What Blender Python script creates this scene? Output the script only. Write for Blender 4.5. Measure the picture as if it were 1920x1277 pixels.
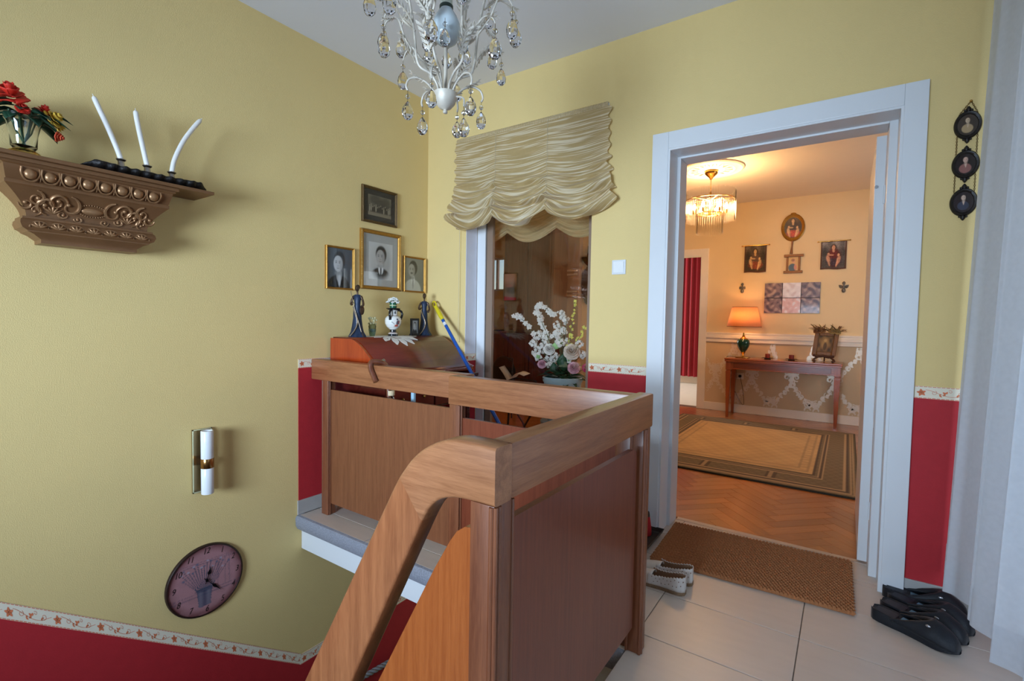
import bpy, bmesh, math, random
import numpy as np
from mathutils import Vector, Matrix
random.seed(7)
for o in list(bpy.data.objects): bpy.data.objects.remove(o, do_unlink=True)
scene = bpy.context.scene
COL = scene.collection
PI = math.pi

# ------------------------------------------------------------------ camera
FPX = 914.0; CXP, CYP = 960.0, 638.5; EYE = 1.15
def _d(p):
    v = np.array([p[0]-CXP, p[1]-CYP, FPX]); return v/np.linalg.norm(v)
_Y = _d((1590, 610)); _X = -_d((-370, 577)); _X = _X-_Y*(_X@_Y); _X /= np.linalg.norm(_X)
_Z = np.cross(_X, _Y)
RW = np.array([_X, _Y, _Z])                     # world = RW @ camera(x right, y down, z forward)
CAMP = np.array([0., 0., EYE])
def ray(p): return RW @ _d(p)
def onz(p, z=0.): r = ray(p); return Vector(CAMP+(z-CAMP[2])/r[2]*r)
def ony(p, y): r = ray(p); return Vector(CAMP+(y-CAMP[1])/r[1]*r)
def onx(p, x): r = ray(p); return Vector(CAMP+(x-CAMP[0])/r[0]*r)
cam_d = bpy.data.cameras.new('camera'); cam = bpy.data.objects.new('camera', cam_d); COL.objects.link(cam)
_r = RW @ np.array([1, 0, 0]); _u = RW @ np.array([0, -1, 0]); _b = RW @ np.array([0, 0, -1])
cam.matrix_world = Matrix(((_r[0], _u[0], _b[0], 0), (_r[1], _u[1], _b[1], 0), (_r[2], _u[2], _b[2], EYE), (0, 0, 0, 1)))
cam_d.sensor_width = 36.0; cam_d.lens = 36.0*FPX/1920.0; cam_d.clip_start = 0.02
scene.camera = cam

# ------------------------------------------------------------------ world, daylight, exposure
w = bpy.data.worlds.new('sky'); scene.world = w; w.use_nodes = True
bg = w.node_tree.nodes['Background']
sky = w.node_tree.nodes.new('ShaderNodeTexSky'); sky.sky_type = 'NISHITA'
sky.sun_disc = False; sky.sun_elevation = math.radians(38); sky.sun_rotation = math.radians(150)
w.node_tree.links.new(sky.outputs[0], bg.inputs[0]); bg.inputs[1].default_value = 0.07
def area(name, loc, rot, sx, sy, energy, col, spread=None):
    l = bpy.data.lights.new(name, 'AREA'); l.shape = 'RECTANGLE'; l.size = sx; l.size_y = sy
    l.energy = energy; l.color = col
    if spread: l.spread = spread
    o = bpy.data.objects.new(name, l); COL.objects.link(o); o.location = loc; o.rotation_euler = rot
    return o
# daylight entering through the landing window behind the photographer
area('daylight_landing_window', (-0.95, -2.30, 1.18), (math.radians(89), 0, math.radians(12)), 1.30, 1.00, 40, (0.60, 0.78, 1.0), math.radians(80))
# daylight behind the long white curtain
area('daylight_curtain_window', (0.93, 1.15, 1.15), (0, math.radians(90), 0), 2.0, 1.9, 19, (0.50, 0.72, 1.0))
# daylight of the dining room's side window and of the far room
area('daylight_dining_window', (1.70, 5.1, 1.35), (0, math.radians(90), 0), 1.5, 1.3, 16, (0.80, 0.90, 1.0))
area('daylight_far_room', (-4.3, 8.2, 1.5), (0, math.radians(-90), 0), 1.5, 1.6, 60, (0.95, 0.97, 1.0))
scene.view_settings.view_transform = 'Standard'
scene.view_settings.look = 'None'
scene.view_settings.gamma = 1.0
scene.view_settings.use_curve_mapping = False
scene.view_settings.exposure = 0.42

# ------------------------------------------------------------------ materials
def lin(c):
    return tuple(((x/255)/12.92 if x/255 <= .04045 else ((x/255+.055)/1.055)**2.4) for x in c)
MATS = {}
def _base(name):
    m = bpy.data.materials.new(name); m.use_nodes = True; MATS[name] = m
    return m, m.node_tree, m.node_tree.nodes['Principled BSDF']
def mat(name, col, rough=.5, metal=0., var=.10, scale=12., bump=0., bscale=90., spec=.5, stretch=None,
        trans=0., ior=1.45, emit=None, estr=0., sheen=0., coat=0., sss=0.):
    if name in MATS: return MATS[name]
    m, nt, b = _base(name); c = lin(col)
    tc = nt.nodes.new('ShaderNodeTexCoord'); mp = nt.nodes.new('ShaderNodeMapping')
    if stretch: mp.inputs['Scale'].default_value = stretch
    nt.links.new(tc.outputs['Object'], mp.inputs[0])
    n = nt.nodes.new('ShaderNodeTexNoise'); n.inputs['Scale'].default_value = scale; n.inputs['Detail'].default_value = 5
    nt.links.new(mp.outputs[0], n.inputs[0])
    mx = nt.nodes.new('ShaderNodeMix'); mx.data_type = 'RGBA'
    mx.inputs[6].default_value = (*[x*(1-var) for x in c], 1); mx.inputs[7].default_value = (*[min(1, x*(1+var)) for x in c], 1)
    nt.links.new(n.outputs[0], mx.inputs[0]); nt.links.new(mx.outputs[2], b.inputs['Base Color'])
    b.inputs['Roughness'].default_value = rough; b.inputs['Metallic'].default_value = metal
    b.inputs['Specular IOR Level'].default_value = spec; b.inputs['IOR'].default_value = ior
    if trans: b.inputs['Transmission Weight'].default_value = trans
    if coat: b.inputs['Coat Weight'].default_value = coat; b.inputs['Coat Roughness'].default_value = .12
    if sheen: b.inputs['Sheen Weight'].default_value = sheen
    if sss: b.inputs['Subsurface Weight'].default_value = sss; b.inputs['Subsurface Radius'].default_value = (.01, .01, .01)
    if emit: b.inputs['Emission Color'].default_value = (*lin(emit), 1); b.inputs['Emission Strength'].default_value = estr
    if bump:
        n2 = nt.nodes.new('ShaderNodeTexNoise'); n2.inputs['Scale'].default_value = bscale; n2.inputs['Detail'].default_value = 4
        nt.links.new(mp.outputs[0], n2.inputs[0])
        bp = nt.nodes.new('ShaderNodeBump'); bp.inputs['Strength'].default_value = bump; bp.inputs['Distance'].default_value = .004
        nt.links.new(n2.outputs[0], bp.inputs['Height']); nt.links.new(bp.outputs[0], b.inputs['Normal'])
    return m
def wood(name, c1, c2, axis='z', scale=9., rough=.38, coat=.25, stretch=16., fine=1.):
    if name in MATS: return MATS[name]
    m, nt, b = _base(name)
    tc = nt.nodes.new('ShaderNodeTexCoord'); mp = nt.nodes.new('ShaderNodeMapping')
    s = [stretch, stretch, stretch]; s['xyz'.index(axis)] = 1.0
    mp.inputs['Scale'].default_value = s
    nt.links.new(tc.outputs['Object'], mp.inputs[0])
    n = nt.nodes.new('ShaderNodeTexNoise'); n.inputs['Scale'].default_value = scale*.35; n.inputs['Detail'].default_value = 8; n.inputs['Distortion'].default_value = .6
    n2 = nt.nodes.new('ShaderNodeTexNoise'); n2.inputs['Scale'].default_value = scale*3*fine; n2.inputs['Detail'].default_value = 3
    nt.links.new(mp.outputs[0], n.inputs[0]); nt.links.new(mp.outputs[0], n2.inputs[0])
    cr = nt.nodes.new('ShaderNodeValToRGB')
    cr.color_ramp.elements[0].position = .32; cr.color_ramp.elements[0].color = (*lin(c1), 1)
    cr.color_ramp.elements[1].position = .68; cr.color_ramp.elements[1].color = (*lin(c2), 1)
    ad = nt.nodes.new('ShaderNodeMath'); ad.operation = 'MULTIPLY_ADD'; ad.inputs[1].default_value = .35; 
    nt.links.new(n2.outputs[0], ad.inputs[0])
    sb = nt.nodes.new('ShaderNodeMath'); sb.operation = 'MULTIPLY'; sb.inputs[1].default_value = .68
    nt.links.new(n.outputs[0], sb.inputs[0]); nt.links.new(sb.outputs[0], ad.inputs[2])
    nt.links.new(ad.outputs[0], cr.inputs[0]); nt.links.new(cr.outputs[0], b.inputs['Base Color'])
    b.inputs['Roughness'].default_value = rough; b.inputs['Coat Weight'].default_value = coat; b.inputs['Coat Roughness'].default_value = .2
    bp = nt.nodes.new('ShaderNodeBump'); bp.inputs['Strength'].default_value = .12; bp.inputs['Distance'].default_value = .002
    nt.links.new(n2.outputs[0], bp.inputs['Height']); nt.links.new(bp.outputs[0], b.inputs['Normal'])
    return m
def printmat(name, rough=.45, grain=.06, coat=0., bump=0.):
    """flat print: colours come from the mesh's own colour layer"""
    if name in MATS: return MATS[name]
    m, nt, b = _base(name)
    a = nt.nodes.new('ShaderNodeAttribute'); a.attribute_name = 'print'
    n = nt.nodes.new('ShaderNodeTexNoise'); n.inputs['Scale'].default_value = 220; n.inputs['Detail'].default_value = 3
    tc = nt.nodes.new('ShaderNodeTexCoord'); nt.links.new(tc.outputs['Object'], n.inputs[0])
    mr = nt.nodes.new('ShaderNodeMapRange'); mr.inputs[3].default_value = 1-grain; mr.inputs[4].default_value = 1+grain
    nt.links.new(n.outputs[0], mr.inputs[0])
    mx = nt.nodes.new('ShaderNodeMix'); mx.data_type = 'RGBA'; mx.blend_type = 'MULTIPLY'; mx.inputs[0].default_value = 1
    nt.links.new(a.outputs[0], mx.inputs[6]); nt.links.new(mr.outputs[0], mx.inputs[7])
    nt.links.new(mx.outputs[2], b.inputs['Base Color']); b.inputs['Roughness'].default_value = rough
    if coat: b.inputs['Coat Weight'].default_value = coat; b.inputs['Coat Roughness'].default_value = .05
    if bump:
        bp = nt.nodes.new('ShaderNodeBump'); bp.inputs['Strength'].default_value = bump; bp.inputs['Distance'].default_value = .003
        nt.links.new(n.outputs[0], bp.inputs['Height']); nt.links.new(bp.outputs[0], b.inputs['Normal'])
    return m
def cloth(name, col, transl=.5, rough=.8, stripes=None):
    """woven fabric that lets light through"""
    if name in MATS: return MATS[name]
    m, nt, b = _base(name); out = nt.nodes['Material Output']
    c = (*lin(col), 1)
    tc = nt.nodes.new('ShaderNodeTexCoord'); n = nt.nodes.new('ShaderNodeTexNoise'); n.inputs['Scale'].default_value = 60
    nt.links.new(tc.outputs['Object'], n.inputs[0])
    mx = nt.nodes.new('ShaderNodeMix'); mx.data_type = 'RGBA'
    mx.inputs[6].default_value = (*[x*.93 for x in c[:3]], 1); mx.inputs[7].default_value = (*[min(1, x*1.05) for x in c[:3]], 1)
    nt.links.new(n.outputs[0], mx.inputs[0]); colsock = mx.outputs[2]
    t = nt.nodes.new('ShaderNodeBsdfTranslucent'); ms = nt.nodes.new('ShaderNodeMixShader'); ms.inputs[0].default_value = transl
    if stripes:
        uv = nt.nodes.new('ShaderNodeUVMap'); uv.uv_map = 'uv'
        mp = nt.nodes.new('ShaderNodeMapping'); mp.inputs['Scale'].default_value = (stripes[0], stripes[1], 1)
        nt.links.new(uv.outputs[0], mp.inputs[0])
        n3 = nt.nodes.new('ShaderNodeTexNoise'); n3.inputs['Scale'].default_value = 1.0; n3.inputs['Detail'].default_value = 2
        nt.links.new(mp.outputs[0], n3.inputs[0])
        cr = nt.nodes.new('ShaderNodeValToRGB'); cr.color_ramp.elements[0].position = .50; cr.color_ramp.elements[1].position = .58
        cr.color_ramp.elements[0].color = (0, 0, 0, 1); cr.color_ramp.elements[1].color = (1, 1, 1, 1)
        nt.links.new(n3.outputs[0], cr.inputs[0])
        mx2 = nt.nodes.new('ShaderNodeMix'); mx2.data_type = 'RGBA'
        nt.links.new(cr.outputs[0], mx2.inputs[0]); nt.links.new(colsock, mx2.inputs[6])
        mx2.inputs[7].default_value = (*lin(stripes[2]), 1); colsock = mx2.outputs[2]
        rr = nt.nodes.new('ShaderNodeMapRange'); rr.inputs[3].default_value = rough; rr.inputs[4].default_value = .35
        nt.links.new(cr.outputs[0], rr.inputs[0]); nt.links.new(rr.outputs[0], b.inputs['Roughness'])
    else:
        b.inputs['Roughness'].default_value = rough
    b.inputs['Sheen Weight'].default_value = .2
    nt.links.new(colsock, b.inputs['Base Color']); nt.links.new(colsock, t.inputs[0])
    nt.links.new(b.outputs[0], ms.inputs[1]); nt.links.new(t.outputs[0], ms.inputs[2]); nt.links.new(ms.outputs[0], out.inputs[0])
    return m
def pane(name, ior=1.6, tint=(1, 1, 1), rough=.01):
    """thin window glass: clear with a mirror-like surface reflection"""
    if name in MATS: return MATS[name]
    m, nt, b = _base(name); out = nt.nodes['Material Output']
    n = nt.nodes.new('ShaderNodeTexNoise'); n.inputs['Scale'].default_value = 2.0
    mr = nt.nodes.new('ShaderNodeMapRange'); mr.inputs[3].default_value = rough*.7; mr.inputs[4].default_value = rough*1.3
    nt.links.new(n.outputs[0], mr.inputs[0])
    # Schlick reflectance, the same from either side of the sheet
    r0 = ((ior-1)/(ior+1))**2
    ge = nt.nodes.new('ShaderNodeNewGeometry'); dt = nt.nodes.new('ShaderNodeVectorMath'); dt.operation = 'DOT_PRODUCT'
    nt.links.new(ge.outputs['Normal'], dt.inputs[0]); nt.links.new(ge.outputs['Incoming'], dt.inputs[1])
    ab = nt.nodes.new('ShaderNodeMath'); ab.operation = 'ABSOLUTE'; nt.links.new(dt.outputs['Value'], ab.inputs[0])
    om = nt.nodes.new('ShaderNodeMath'); om.operation = 'SUBTRACT'; om.inputs[0].default_value = 1.0; nt.links.new(ab.outputs[0], om.inputs[1])
    pw = nt.nodes.new('ShaderNodeMath'); pw.operation = 'POWER'; pw.inputs[1].default_value = 5.0; nt.links.new(om.outputs[0], pw.inputs[0])
    fr = nt.nodes.new('ShaderNodeMath'); fr.operation = 'MULTIPLY_ADD'; fr.inputs[1].default_value = 1-r0; fr.inputs[2].default_value = r0; nt.links.new(pw.outputs[0], fr.inputs[0])
    tr = nt.nodes.new('ShaderNodeBsdfTransparent'); tr.inputs[0].default_value = (*tint, 1)
    gl = nt.nodes.new('ShaderNodeBsdfGlossy'); nt.links.new(mr.outputs[0], gl.inputs['Roughness'])
    ms = nt.nodes.new('ShaderNodeMixShader'); nt.links.new(fr.outputs[0], ms.inputs[0])
    nt.links.new(tr.outputs[0], ms.inputs[1]); nt.links.new(gl.outputs[0], ms.inputs[2]); nt.links.new(ms.outputs[0], out.inputs[0])
    return m

# ------------------------------------------------------------------ mesh builder
ORG = {}
def tag(o, label=None, cat=None, group=None, kind=None):
    if label: o['label'] = label
    if cat: o['category'] = cat
    if group: o['group'] = group
    if kind: o['kind'] = kind
    return o
def thing(name, label, cat, loc=(0, 0, 0), group=None):
    o = bpy.data.objects.new(name, None); o.empty_display_size = .05; COL.objects.link(o); o.location = loc
    ORG[o.name] = Vector(loc); return tag(o, label, cat, group)
def copy_tree(o, parent=None):
    c = o.copy(); COL.objects.link(c); c.parent = parent
    for ch in list(o.children): copy_tree(ch, c)
    return c
def frame_from(t):
    t = Vector(t).normalized(); a = Vector((0, 0, 1)) if abs(t.z) < .9 else Vector((1, 0, 0))
    u = t.cross(a).normalized(); return u, t.cross(u).normalized()
class M:
    def __init__(s): s.v = []; s.f = []; s.c = []; s.uv = None; s.mi = []; s.cur = 0
    def add(s, vs, fs, cs=None):
        k = len(s.v); s.v += [tuple(v) for v in vs]; s.f += [tuple(i+k for i in f) for f in fs]; s.mi += [s.cur]*len(fs)
        if cs is not None: s.c += list(cs)
        return s
    def box(s, lo, hi, bev=0.):
        x0, y0, z0 = lo; x1, y1, z1 = hi
        if x0 > x1: x0, x1 = x1, x0
        if y0 > y1: y0, y1 = y1, y0
        if z0 > z1: z0, z1 = z1, z0
        if bev <= 0:
            return s.add([(x0, y0, z0), (x1, y0, z0), (x1, y1, z0), (x0, y1, z0), (x0, y0, z1), (x1, y0, z1), (x1, y1, z1), (x0, y1, z1)],
                  [(0, 3, 2, 1), (4, 5, 6, 7), (0, 1, 5, 4), (1, 2, 6, 5), (2, 3, 7, 6), (3, 0, 4, 7)])
        bm = bmesh.new(); r = bmesh.ops.create_cube(bm, size=1)
        for v in bm.verts: v.co = Vector(((x0+x1)/2+v.co.x*(x1-x0), (y0+y1)/2+v.co.y*(y1-y0), (z0+z1)/2+v.co.z*(z1-z0)))
        bmesh.ops.bevel(bm, geom=bm.edges[:], offset=bev, segments=2, affect='EDGES', profile=.6)
        bm.verts.ensure_lookup_table()
        s.add([tuple(v.co) for v in bm.verts], [tuple(v.index for v in f.verts) for f in bm.faces]); bm.free(); return s
    def prism(s, pts, d):
        """pts: planar 3-D outline, d: extrusion vector"""
        n = len(pts); d = Vector(d); a = [Vector(p) for p in pts]
        s.add([*a, *[p+d for p in a]], [tuple(range(n))[::-1], tuple(range(n, 2*n))]+[(i, (i+1) % n, (i+1) % n+n, i+n) for i in range(n)]); return s
    def tube(s, path, r, n=8, cap=True, up=None):
        P = [Vector(p) for p in path]; R = r if hasattr(r, '__len__') else [r]*len(P)
        rings = []; u = None
        for i, p in enumerate(P):
            t = (P[min(i+1, len(P)-1)]-P[max(i-1, 0)]).normalized()
            if u is None: u, w_ = frame_from(t)
            u = (u-t*u.dot(t)); u = u.normalized() if u.length > 1e-6 else frame_from(t)[0]
            w_ = t.cross(u)
            rings.append([p+(u*math.cos(2*PI*k/n)+w_*math.sin(2*PI*k/n))*R[i] for k in range(n)])
        return s.loft(rings, cap)
    def loft(s, rings, cap=True, closed=True):
        n = len(rings[0]); vs = [v for r in rings for v in r]; fs = []
        for i in range(len(rings)-1):
            for k in range(n if closed else n-1):
                a = i*n+k; b = i*n+(k+1) % n; fs.append((a, b, b+n, a+n))
        if cap and closed: fs.append(tuple(range(n))[::-1]); fs.append(tuple(range(len(vs)-n, len(vs))))
        return s.add(vs, fs)
    def lathe(s, prof, c=(0, 0, 0), n=24, cap=True, sx=1., sy=1., rot=0.):
        c = Vector(c)
        return s.loft([[c+Vector((r*sx*math.cos(2*PI*k/n+rot), r*sy*math.sin(2*PI*k/n+rot), z)) for k in range(n)] for r, z in prof], cap)
    def ball(s, c, r, n=12, m=8):
        rx, ry, rz = r if hasattr(r, '__len__') else (r, r, r); c = Vector(c)
        prof = [(max(1e-4, math.sin(PI*i/m)), -math.cos(PI*i/m)) for i in range(m+1)]
        return s.loft([[c+Vector((q*rx*math.cos(2*PI*k/n), q*ry*math.sin(2*PI*k/n), z*rz)) for k in range(n)] for q, z in prof], True)
    def grid(s, fn, nu, nv, col=None, uv=False):
        vs = []; cs = []; us = []
        for j in range(nv+1):
            for i in range(nu+1):
                a, b = i/nu, j/nv; vs.append(fn(a, b)); us.append((a, b))
                if col: cs.append(col(a, b))
        k = len(s.v)
        s.add(vs, [(j*(nu+1)+i, j*(nu+1)+i+1, (j+1)*(nu+1)+i+1, (j+1)*(nu+1)+i) for j in range(nv) for i in range(nu)], cs if col else None)
        if uv:
            if s.uv is None: s.uv = {}
            for i, q in enumerate(us): s.uv[k+i] = q
        return s
    def obj(s, name, material, parent=None, smooth=None, origin=None, kind=None, label=None, thick=0., sub=0, fixn=True):
        o_ = Vector(origin) if origin is not None else (ORG.get(parent.name, Vector((0, 0, 0))) if parent else Vector((0, 0, 0)))
        me = bpy.data.meshes.new(name)
        me.from_pydata([(v[0]-o_.x, v[1]-o_.y, v[2]-o_.z) for v in s.v], [], s.f)
        mats = material if isinstance(material, (list, tuple)) else [material]
        for mm in mats: me.materials.append(mm)
        if len(mats) > 1: me.polygons.foreach_set('material_index', s.mi)
        if s.c and len(s.c) == len(s.v):
            at = me.attributes.new('print', 'FLOAT_COLOR', 'POINT')
            at.data.foreach_set('color', [x for c in s.c for x in (c[0], c[1], c[2], 1.)])
        if s.uv is not None:
            ul = me.uv_layers.new(name='uv')
            for lp in me.loops: ul.data[lp.index].uv = s.uv.get(lp.vertex_index, (0, 0))
        me.validate()
        if fixn:
            bm = bmesh.new(); bm.from_mesh(me); bmesh.ops.recalc_face_normals(bm, faces=bm.faces[:]); bm.to_mesh(me); bm.free()
        if smooth is not None:
            me.polygons.foreach_set('use_smooth', [True]*len(me.polygons))
            if smooth < 180: me.set_sharp_from_angle(angle=math.radians(smooth))
        o = bpy.data.objects.new(name, me); COL.objects.link(o)
        if parent:
            o.parent = parent; ORG[o.name] = o_
        else:
            o.location = o_; ORG[o.name] = o_
        if thick:
            md = o.modifiers.new('thickness', 'SOLIDIFY'); md.thickness = thick; md.offset = 0
        if sub:
            md = o.modifiers.new('smooth', 'SUBSURF'); md.levels = sub; md.render_levels = sub
        if kind: o['kind'] = kind
        if label: o['label'] = label
        return o
def share(src, name, parent, loc=(0, 0, 0), rot=(0, 0, 0), scale=1., mtx=None):
    o = bpy.data.objects.new(name, src.data); COL.objects.link(o); o.parent = parent
    if mtx is not None: o.matrix_local = mtx
    else: o.location = loc; o.rotation_euler = rot; o.scale = (scale,)*3 if not hasattr(scale, '__len__') else scale
    return o
def lerp(a, b, t): return tuple(x+(y-x)*t for x, y in zip(a, b))
def smoothstep(a, b, x):
    t = min(1, max(0, (x-a)/(b-a))); return t*t*(3-2*t)
def bez(p, n=12):
    """Catmull-Rom through points"""
    P = [Vector(q) for q in p]; out = []
    for i in range(len(P)-1):
        a, b, c, d = P[max(i-1, 0)], P[i], P[i+1], P[min(i+2, len(P)-1)]
        for k in range(n):
            t = k/n
            out.append(.5*((2*b)+(c-a)*t+(2*a-5*b+4*c-d)*t*t+(3*b-a-3*c+d)*t**3))
    out.append(P[-1]); return out
# ================================================================== SETTING
LX, BY, CZ = -2.585, 2.632, 2.73
FY, CZ2 = 6.82, 2.685
DX0, DX1, DTOP = -0.815, 0.158, 2.065          # doorway
GX0, GX1, GTOP = -2.2136, -1.259, 2.22         # glazed opening
m_yellow = mat('yellow_wallpaper', (229, 202, 138), .75, var=.04, scale=3, bump=.25, bscale=260)
m_red = mat('red_wainscot_paper', (182, 38, 46), .7, var=.10, scale=26, bump=.15, bscale=200)
m_border = mat('cream_border_paper', (238, 228, 206), .7, var=.03, scale=30)
m_borderprint = mat('orange_border_print', (224, 126, 84), .7, var=.12, scale=60)
m_white = mat('white_gloss_paint', (222, 224, 226), .35, var=.02, scale=5, bump=.05, bscale=40)
m_plaster = mat('white_ceiling_plaster', (230, 230, 236), .9, var=.02, scale=4)
m_tile = mat('beige_floor_tile', (206, 190, 176), .32, var=.06, scale=7, stretch=(1, 5, 1), bump=.06, bscale=60)
m_grout = mat('grey_grout', (126, 112, 100), .9, var=.1)
m_skirt = mat('grey_tile_skirting', (176, 172, 168), .4, var=.08, scale=20)
m_granite = mat('speckled_granite_edge', (138, 140, 150), .55, var=.55, scale=150, bump=.3, bscale=160)
m_cream = mat('cream_wallpaper', (232, 206, 160), .7, var=.03, scale=6, bump=.12, bscale=240)
m_cream_low = mat('beige_damask_paper', (205, 178, 140), .65, var=.04, scale=8, bump=.12, bscale=240)
m_creamwhite = mat('cream_white_paint', (236, 224, 206), .45, var=.02)
m_concrete = mat('stairwell_plaster', (170, 164, 140), .85)

def structure(o): o['kind'] = 'structure'; return o
# --- hall floor and its tiles
TX, TY, TX0, TY0 = 0.632, 0.316, -0.104, 2.041
fl = M(); fl.box((-0.60, -2.35, -.25), (0.75, 2.87, -.003)); fl.box((LX, 1.63, -.205), (-0.60, 2.87, -.003))
floor = structure(fl.obj('floor', m_grout))
regions = [(-0.60, 0.75, -2.35, BY-.002), (LX+.012, -0.60, 1.60, BY-.002), (DX0, DX1, BY-.002, 2.868)]
def tile_rect(x0, x1, y0, y1):
    if x1-x0 < .02 or y1-y0 < .02: return
    m = M(); m.box((x0+.0018, y0+.0018, -.0125), (x1-.0018, y1-.0018, 0.), bev=.0015)
    m.obj('tile', m_tile, floor)
for (ax, bx, ay, by) in regions:
    for i in range(-6, 4):
        for j in range(-16, 5):
            x0, y0 = TX0+i*TX, TY0+j*TY
            tile_rect(max(ax, x0), min(bx, x0+TX), max(ay, y0), min(by, y0+TY))
# slab front: granite nosing, white fascia
m = M()
prof = [(1.600, -.0005), (1.588, -.004), (1.580, -.016), (1.582, -.06), (1.592, -.082), (1.63, -.086), (1.63, -.0005)]
m.prism([(LX+.002, a, b) for a, b in prof], (-.60-LX-.004, 0, 0)); m.obj('granite_nosing', m_granite, floor, smooth=40)
m = M(); m.box((LX+.002, 1.618, -.206), (-.602, 1.63, -.086), .002); m.obj('fascia_board', m_white, floor)
# --- walls of the hall
wl = M(); wl.box((LX-.2, -2.5, -1.95), (LX, 2.87, CZ)); wall_left = structure(wl.obj('wall_left', m_yellow))
def holed(mm, y0, y1, x0, x1, z0, z1, holes):
    xs = x0
    for (a, b, lo, hi) in sorted(holes):
        mm.box((xs, y0, z0), (a, y1, z1))
        if hi < z1: mm.box((a, y0, hi), (b, y1, z1))
        if lo > z0: mm.box((a, y0, z0), (b, y1, lo))
        xs = b
    mm.box((xs, y0, z0), (x1, y1, z1))
wb = M(); holed(wb, BY, 2.752, LX, .95, -.003, CZ, [(GX0, GX1, -.003, GTOP), (DX0, DX1, -.003, DTOP)])
wb.box((LX, BY, -1.95), (.95, 2.752, -.25))
wall_back = structure(wb.obj('wall_back', m_yellow))
wr = M(); wr.box((0.75, -2.5, -.25), (0.87, .1, CZ)); wr.box((0.75, .1, 2.25), (0.87, 2.2, CZ)); wr.box((0.75, 2.2, -.25), (0.87, 2.752, CZ))
w_bounce_cut = wood('dark_bounce_cut_wall', (74, 48, 32), (100, 68, 46), 'z', 5, .45, .1)  # dark wood invented for the unseen walls to cut bounced light
wall_right = structure(wr.obj('wall_right', w_bounce_cut))
wq = M(); holed(wq, -2.45, -2.35, LX, .75, -1.95, CZ, [(-1.66, -.24, .62, 1.74)]); wall_rear = structure(wq.obj('wall_rear', w_bounce_cut))
c_ = M(); c_.box((LX-.2, -2.5, CZ), (.95, 2.752, CZ+.12)); ceiling = structure(c_.obj('ceiling', m_plaster))
# landing window (behind the photographer) and window behind the curtain
def window(name, lo, hi, axis, fw=.06):
    (x0, y0, z0), (x1, y1, z1) = lo, hi; m = M()
    if axis == 'y':
        m.box((x0, y0, z0), (x0+fw, y1, z1)); m.box((x1-fw, y0, z0), (x1, y1, z1)); m.box((x0+fw, y0, z0), (x1-fw, y1, z0+fw)); m.box((x0+fw, y0, z1-fw), (x1-fw, y1, z1))
        xm = (x0+x1)/2; m.box((xm-fw/2, y0, z0+fw), (xm+fw/2, y1, z1-fw))
        g = M().box((x0+fw, (y0+y1)/2-.003, z0+fw), (x1-fw, (y0+y1)/2+.003, z1-fw))
    else:
        m.box((x0, y0, z0), (x1, y0+fw, z1)); m.box((x0, y1-fw, z0), (x1, y1, z1)); m.box((x0, y0+fw, z0), (x1, y1-fw, z0+fw)); m.box((x0, y0+fw, z1-fw), (x1, y1-fw, z1))
        ym = (y0+y1)/2; m.box((x0, ym-fw/2, z0+fw), (x1, ym+fw/2, z1-fw))
        g = M().box(((x0+x1)/2-.003, y0+fw, z0+fw), ((x0+x1)/2+.003, y1-fw, z1-fw))
    o = structure(m.obj(name, m_white)); g.obj('window_pane', pane('clear_pane', 1.25), o); return o
window('window_1', (-1.66, -2.43, .62), (-.24, -2.37, 1.74), 'y')
window('window_2', (.78, .1, .0), (.84, 2.2, 2.25), 'x')
# --- stairs going down along the left wall (outside the picture, below its edge)
m_step = mat('stair_step_stone', (150, 146, 142), .5, var=.2, scale=60)
st = M()
inner = [(-.62-.10*i, .76) for i in range(7)]
outer = [(-.62, -1.0), (-1.35, -1.0), (-2.05, -1.0), (LX, -.95), (LX, -.35), (LX, .02), (LX, .39)]
for i in range(6):
    z = -.17*(i+1); a, b = inner[i], inner[i+1]; c, d = outer[i+1], outer[i]
    pts = [(a[0], a[1], z), (b[0], b[1], z), (c[0], c[1], z), (d[0], d[1], z)]
    if i == 2: pts = [(a[0], a[1], z), (b[0], b[1], z), (LX, -.95, z), (LX, -1.0, z), (d[0], d[1], z)]
    st.prism(pts, (0, 0, -.21))
for i in range(5):
    z = -.17*(i+7); y = .39+.246*i
    st.box((LX, y, z-.21), (-1.22, y+.25, z))
st.box((LX, 1.62, -1.95), (-.62, 2.63, -1.87))
staircase = st.obj('staircase', m_step); tag(staircase, kind='structure')
sw_ = M(); sw_.box((-.62, -1.0, -1.95), (-.60, 2.63, -.25)); sw_.box((LX, -1.1, -1.95), (-.6, -1.0, -.003)); sw_.box((LX, -2.35, -.2), (-.6, -1.1, -.003))
structure(sw_.obj('wall_stairwell', m_concrete))

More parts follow.
